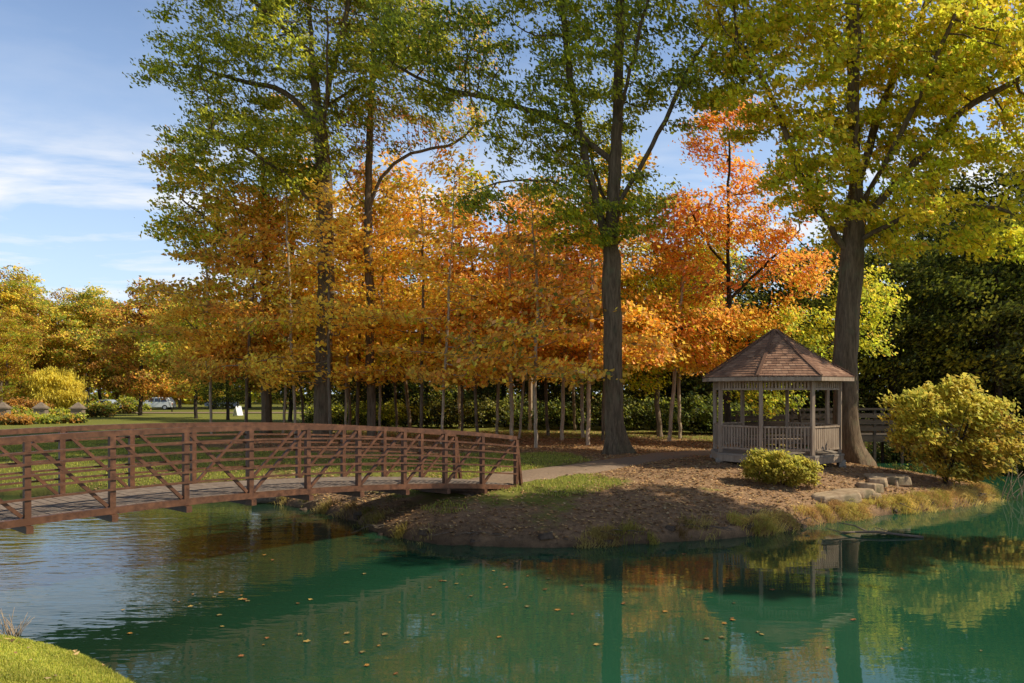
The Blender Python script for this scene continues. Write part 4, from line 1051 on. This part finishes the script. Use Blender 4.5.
X, Y, Z, a_, b_ = scatter(5200, -9, 0, 4.5, 10, lambda X, Y, Z, a, b: (b > .05))
c_ = LIT[rng.integers(0, 6, len(X))] * rng.uniform(.6, 1.1, (len(X), 1)); kk = rng.random(len(X)) < .10
tag(leaf_cards('lawn_leaves', np.c_[X, Y, Z + .04][kk], .06, c_[kk], M['litter'], upbias=1.6, aspect=.7), 'scattered fallen leaves on the near lawn corner', 'leaf litter', kind='stuff')

def blades(name, X, Y, Z, h, w, cols, label, lean=.5, cat='grass', ddir=None):
    n = len(X); a_ = rng.uniform(0, 6.28, n); hh = h * rng.uniform(.5, 1.35, n); ln = lean * hh * rng.uniform(.2, 1.3, n)
    if ddir is None: la = rng.uniform(0, 6.28, n)
    else: la = ddir + rng.normal(size=n) * .7
    dx, dy = np.cos(la), np.sin(la); sx_, sy_ = np.cos(a_) * w / 2, np.sin(a_) * w / 2
    V = np.empty((n, 5, 3)); z0 = np.zeros(n)
    V[:, 0] = np.c_[X - sx_, Y - sy_, Z - .01]; V[:, 1] = np.c_[X + sx_, Y + sy_, Z - .01]
    V[:, 2] = np.c_[X + sx_ * .8 + dx * ln * .35, Y + sy_ * .8 + dy * ln * .35, Z + hh * .6]
    V[:, 3] = np.c_[X - sx_ * .8 + dx * ln * .35, Y - sy_ * .8 + dy * ln * .35, Z + hh * .6]
    V[:, 4] = np.c_[X + dx * ln, Y + dy * ln, Z + hh * np.clip(1 - .5 * ln / np.maximum(hh, 1e-6), .15, 1)]
    I = np.arange(n)[:, None] * 5
    Fq = np.concatenate([I + np.array([[0, 1, 2]]), I + np.array([[0, 2, 3]]), I + np.array([[3, 2, 4]])])
    Cc = np.ones((n, 5, 4)); Cc[:, :, :3] = cols[:, None, :]
    o = np_mesh(name, V.reshape(-1, 3), Fq, M['grassblade'], None, {'col': ('FLOAT_COLOR', Cc.reshape(-1, 4))})
    return tag(o, label, cat, kind='stuff')
GB = np.array([(.30, .33, .045), (.38, .38, .05), (.22, .26, .04), (.50, .44, .10), (.42, .40, .06)])
X, Y, Z, a_, b_ = scatter(330000, -8.5, -1.5, 4.5, 9.8, lambda X, Y, Z, a, b: (b > -.03) & (X / np.maximum(Y, .1) > -.8) & (Y > 6.0))
pt = .5 + .5 * np.sin(X * 3 + np.sin(Y * 4) * 1.5) * np.cos(Y * 3.3 + X)
c_ = GB[rng.integers(0, 5, len(X))] * (.7 + .5 * pt)[:, None]
blades('lawn_grass', X, Y, Z, .045, .006, c_, 'short sunlit lawn grass in the near left corner', .8)
X, Y, Z, a_, b_ = scatter(260000, -26, 9, 15, 36, lambda X, Y, Z, a, b: (a > .25) & (grassiness(X, Y, a, b) + (np.sin(X * 1.3 + Y) * np.cos(Y * 1.1 - X * .6)) * .25 > .62) & (pdist(X, Y) > 1.0))
c_ = GB[rng.integers(0, 5, len(X))] * rng.uniform(.55, .95, (len(X), 1))
blades('meadow_grass', X, Y, Z, .075, .014, c_, 'patchy green grass behind the bridge and beside the path', .8)
# overhanging tufts along the bank edge
sh = np.array([p_ for p_ in shoreM if -7.5 < p_[0] < 14 and p_[1] < 24]); X = []; Y = []; D = []; Cc = []; Hh = []
TB = np.array([(.54, .40, .09), (.62, .46, .14), (.42, .35, .07), (.46, .27, .10)])
for i in range(len(sh) - 1):
    seg = sh[i + 1] - sh[i]; L = np.linalg.norm(seg); nrm = np.array([seg[1], -seg[0]]) / L   # toward the water
    if sdist(np.array([sh[i][0] + nrm[0] * .3]), np.array([sh[i][1] + nrm[1] * .3]), polyM)[0] > 0: nrm = -nrm
    dens = 13 if sh[i][0] > 4.4 else 3.2 if sh[i][0] > -3 else 4
    for k in range(rng.poisson(L * dens)):
        if mnoise.noise(Vector((sh[i][0] * .9, sh[i][1] * .9, 3))) < (-.22 if sh[i][0] < 4.4 else -.34): continue
        t_ = rng.random(); ins = rng.uniform(.0, .42) ** 1.0; c = sh[i] + seg * t_ - nrm * ins; m_ = rng.integers(60, 150); rr = rng.uniform(.05, .15)
        X += list(c[0] + rng.normal(size=m_) * rr); Y += list(c[1] + rng.normal(size=m_) * rr); D += [math.atan2(nrm[1], nrm[0])] * m_
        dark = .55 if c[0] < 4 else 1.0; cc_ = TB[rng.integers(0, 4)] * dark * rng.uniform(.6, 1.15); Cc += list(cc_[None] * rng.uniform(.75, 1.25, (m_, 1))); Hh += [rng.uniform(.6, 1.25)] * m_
X = np.array(X); Y = np.array(Y); Z = np.maximum(height(X, Y)[0], -.02)
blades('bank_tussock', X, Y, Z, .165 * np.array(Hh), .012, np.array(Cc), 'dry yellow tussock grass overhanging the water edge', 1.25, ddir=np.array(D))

# leaves floating on the pond: individuals
def float_leaf(c_):
    me = bpy.data.meshes.new('floating_leaf'); n = 9; V = [(0, 0, .004)]
    for j in range(n):
        a_ = 6.283 * j / n; r_ = .055 * (1.0 if j % 2 == 0 else .62); V.append((r_ * math.cos(a_), r_ * math.sin(a_), .006 + .01 * random.random()))
    me.from_pydata(V, [], [(0, 1 + j, 1 + (j + 1) % n) for j in range(n)]); me.update()
    m, nt, ns, ls = newmat('pond_leaf'); f_ = noise(ns, ls, obj_co(ns), 30, 3, .6)
    finish(ns, ls, mixc(ns, ls, f_, c_, tuple(x * .5 for x in c_)), .6); me.materials.append(m); return me
fl = [float_leaf(c_) for c_ in ((.5, .24, .05), (.38, .15, .05), (.55, .36, .1), (.3, .22, .08))]
random.seed(21); cnt = 0
spots = [(298, 604), (300, 635), (245, 600), (665, 612), (130, 634), (222, 627), (430, 588), (505, 560), (690, 535), (805, 568), (868, 552), (545, 590)]
cen = [(random.triangular(120, 980, 400), random.uniform(560, 675)) for _ in range(13)]
while len(spots) < 84:
    if random.random() < .4: spots.append((random.triangular(100, 1000, 420), random.uniform(552, 682)))
    else: q = random.choice(cen); spots.append((q[0] + random.gauss(0, 32), min(681, max(552, q[1] + random.gauss(0, 7)))))
for px, py in spots:
    Y = ZC * F / (py - HY); X = wx(px, Y); q = height(np.array([X]), np.array([Y]))
    if q[1][0] > -.1 or q[2][0] > -.1: continue
    o = bpy.data.objects.new('floating_leaf', random.choice(fl)); col.objects.link(o); o.location = (X, Y, .002)
    o.rotation_euler = (0, 0, random.uniform(0, 6.28)); s_ = random.uniform(.3, .85); o.scale = (s_, s_, 1)
    tag(o, 'small orange-brown fallen leaf floating on the pond', 'leaf', 'fallen leaves floating on the pond')

# ------------------------------------------------------------------ sky, sun, camera
w = bpy.data.worlds.new('World'); sc.world = w; w.use_nodes = True; nt = w.node_tree; ns, ls = nt.nodes, nt.links; ns.clear()
sky = ns.new('ShaderNodeTexSky'); sky.sky_type = 'NISHITA'; sky.sun_disc = False; sky.sun_elevation = SEL; sky.sun_rotation = SAZ
sky.air_density = 1.0; sky.dust_density = .6; sky.ozone_density = 1.6
tc = ns.new('ShaderNodeTexCoord'); sp = ns.new('ShaderNodeSeparateXYZ'); ls.new(tc.outputs['Generated'], sp.inputs[0])
den = mathn(ns, ls, 'ADD', mathn(ns, ls, 'MAXIMUM', sp.outputs[2], 0), .06)
cb = ns.new('ShaderNodeCombineXYZ'); ls.new(mathn(ns, ls, 'DIVIDE', sp.outputs[0], den), cb.inputs[0]); ls.new(mathn(ns, ls, 'DIVIDE', sp.outputs[1], den), cb.inputs[1])
cn = noise(ns, ls, mapping(ns, ls, cb.outputs[0], (.6, 1.0, 1)), 1.15, 7, .58, .4)
cloud = ramp(ns, [(.46, (0, 0, 0)), (.62, (1, 1, 1))]); ls.new(cn, cloud.inputs[0])
band = ramp(ns, [(.05, (.35, .35, .35)), (.15, (.9, .9, .9)), (.235, (1, 1, 1)), (.30, (.12, .12, .12)), (.6, (.0, .0, .0))]); ls.new(sp.outputs[2], band.inputs[0])
cf = mathn(ns, ls, 'MULTIPLY', cloud.outputs[0], band.outputs[0])
haze = ramp(ns, [(.0, (.85, .85, .85)), (.18, (.42, .42, .42)), (.42, (.06, .06, .06)), (1, (.0, .0, .0))]); ls.new(sp.outputs[2], haze.inputs[0])
c1 = mixc(ns, ls, haze.outputs[0], sky.outputs[0], (4.9, 5.9, 7.0))
zen = ramp(ns, [(.42, (1.12, 1.16, 1.25)), (.62, (.5, .5, .5))]); ls.new(sp.outputs[2], zen.inputs[0])
c1 = mixc(ns, ls, 1.0, c1, zen.outputs[0], 'MULTIPLY')
c2 = mixc(ns, ls, mathn(ns, ls, 'MULTIPLY', cf, .95), c1, (7.6, 7.6, 7.7))
bg = ns.new('ShaderNodeBackground'); bg.inputs[1].default_value = .135; ls.new(c2, bg.inputs[0])
wo = ns.new('ShaderNodeOutputWorld'); ls.new(bg.outputs[0], wo.inputs[0])
sd = bpy.data.lights.new('sun', 'SUN'); sd.energy = 5.0; sd.angle = R(.55); sd.color = (1.0, .92, .74)
so_ = bpy.data.objects.new('sun', sd); col.objects.link(so_)
dirv = Vector((math.sin(SAZ) * math.cos(SEL), math.cos(SAZ) * math.cos(SEL), math.sin(SEL)))
so_.rotation_euler = dirv.to_track_quat('Z', 'Y').to_euler(); so_.location = (30, 20, 40)

cam = bpy.data.cameras.new('camera'); cam.sensor_width = 36; cam.lens = 36 * F / 1024; cam.clip_start = .1; cam.clip_end = 2000
cam.shift_y = (HY - 341.5) / 1024
co = bpy.data.objects.new('camera', cam); col.objects.link(co); co.location = (0, 0, ZC); co.rotation_euler = (R(90), 0, 0); sc.camera = co
sc.view_settings.view_transform = 'Standard'; sc.view_settings.look = 'None'; sc.view_settings.exposure = 0; sc.view_settings.gamma = 1
sc.cycles.max_bounces = 7; sc.cycles.transmission_bounces = 4; sc.cycles.diffuse_bounces = 3; sc.cycles.glossy_bounces = 3
sc.cycles.sample_clamp_indirect = 6; sc.cycles.use_denoising = True
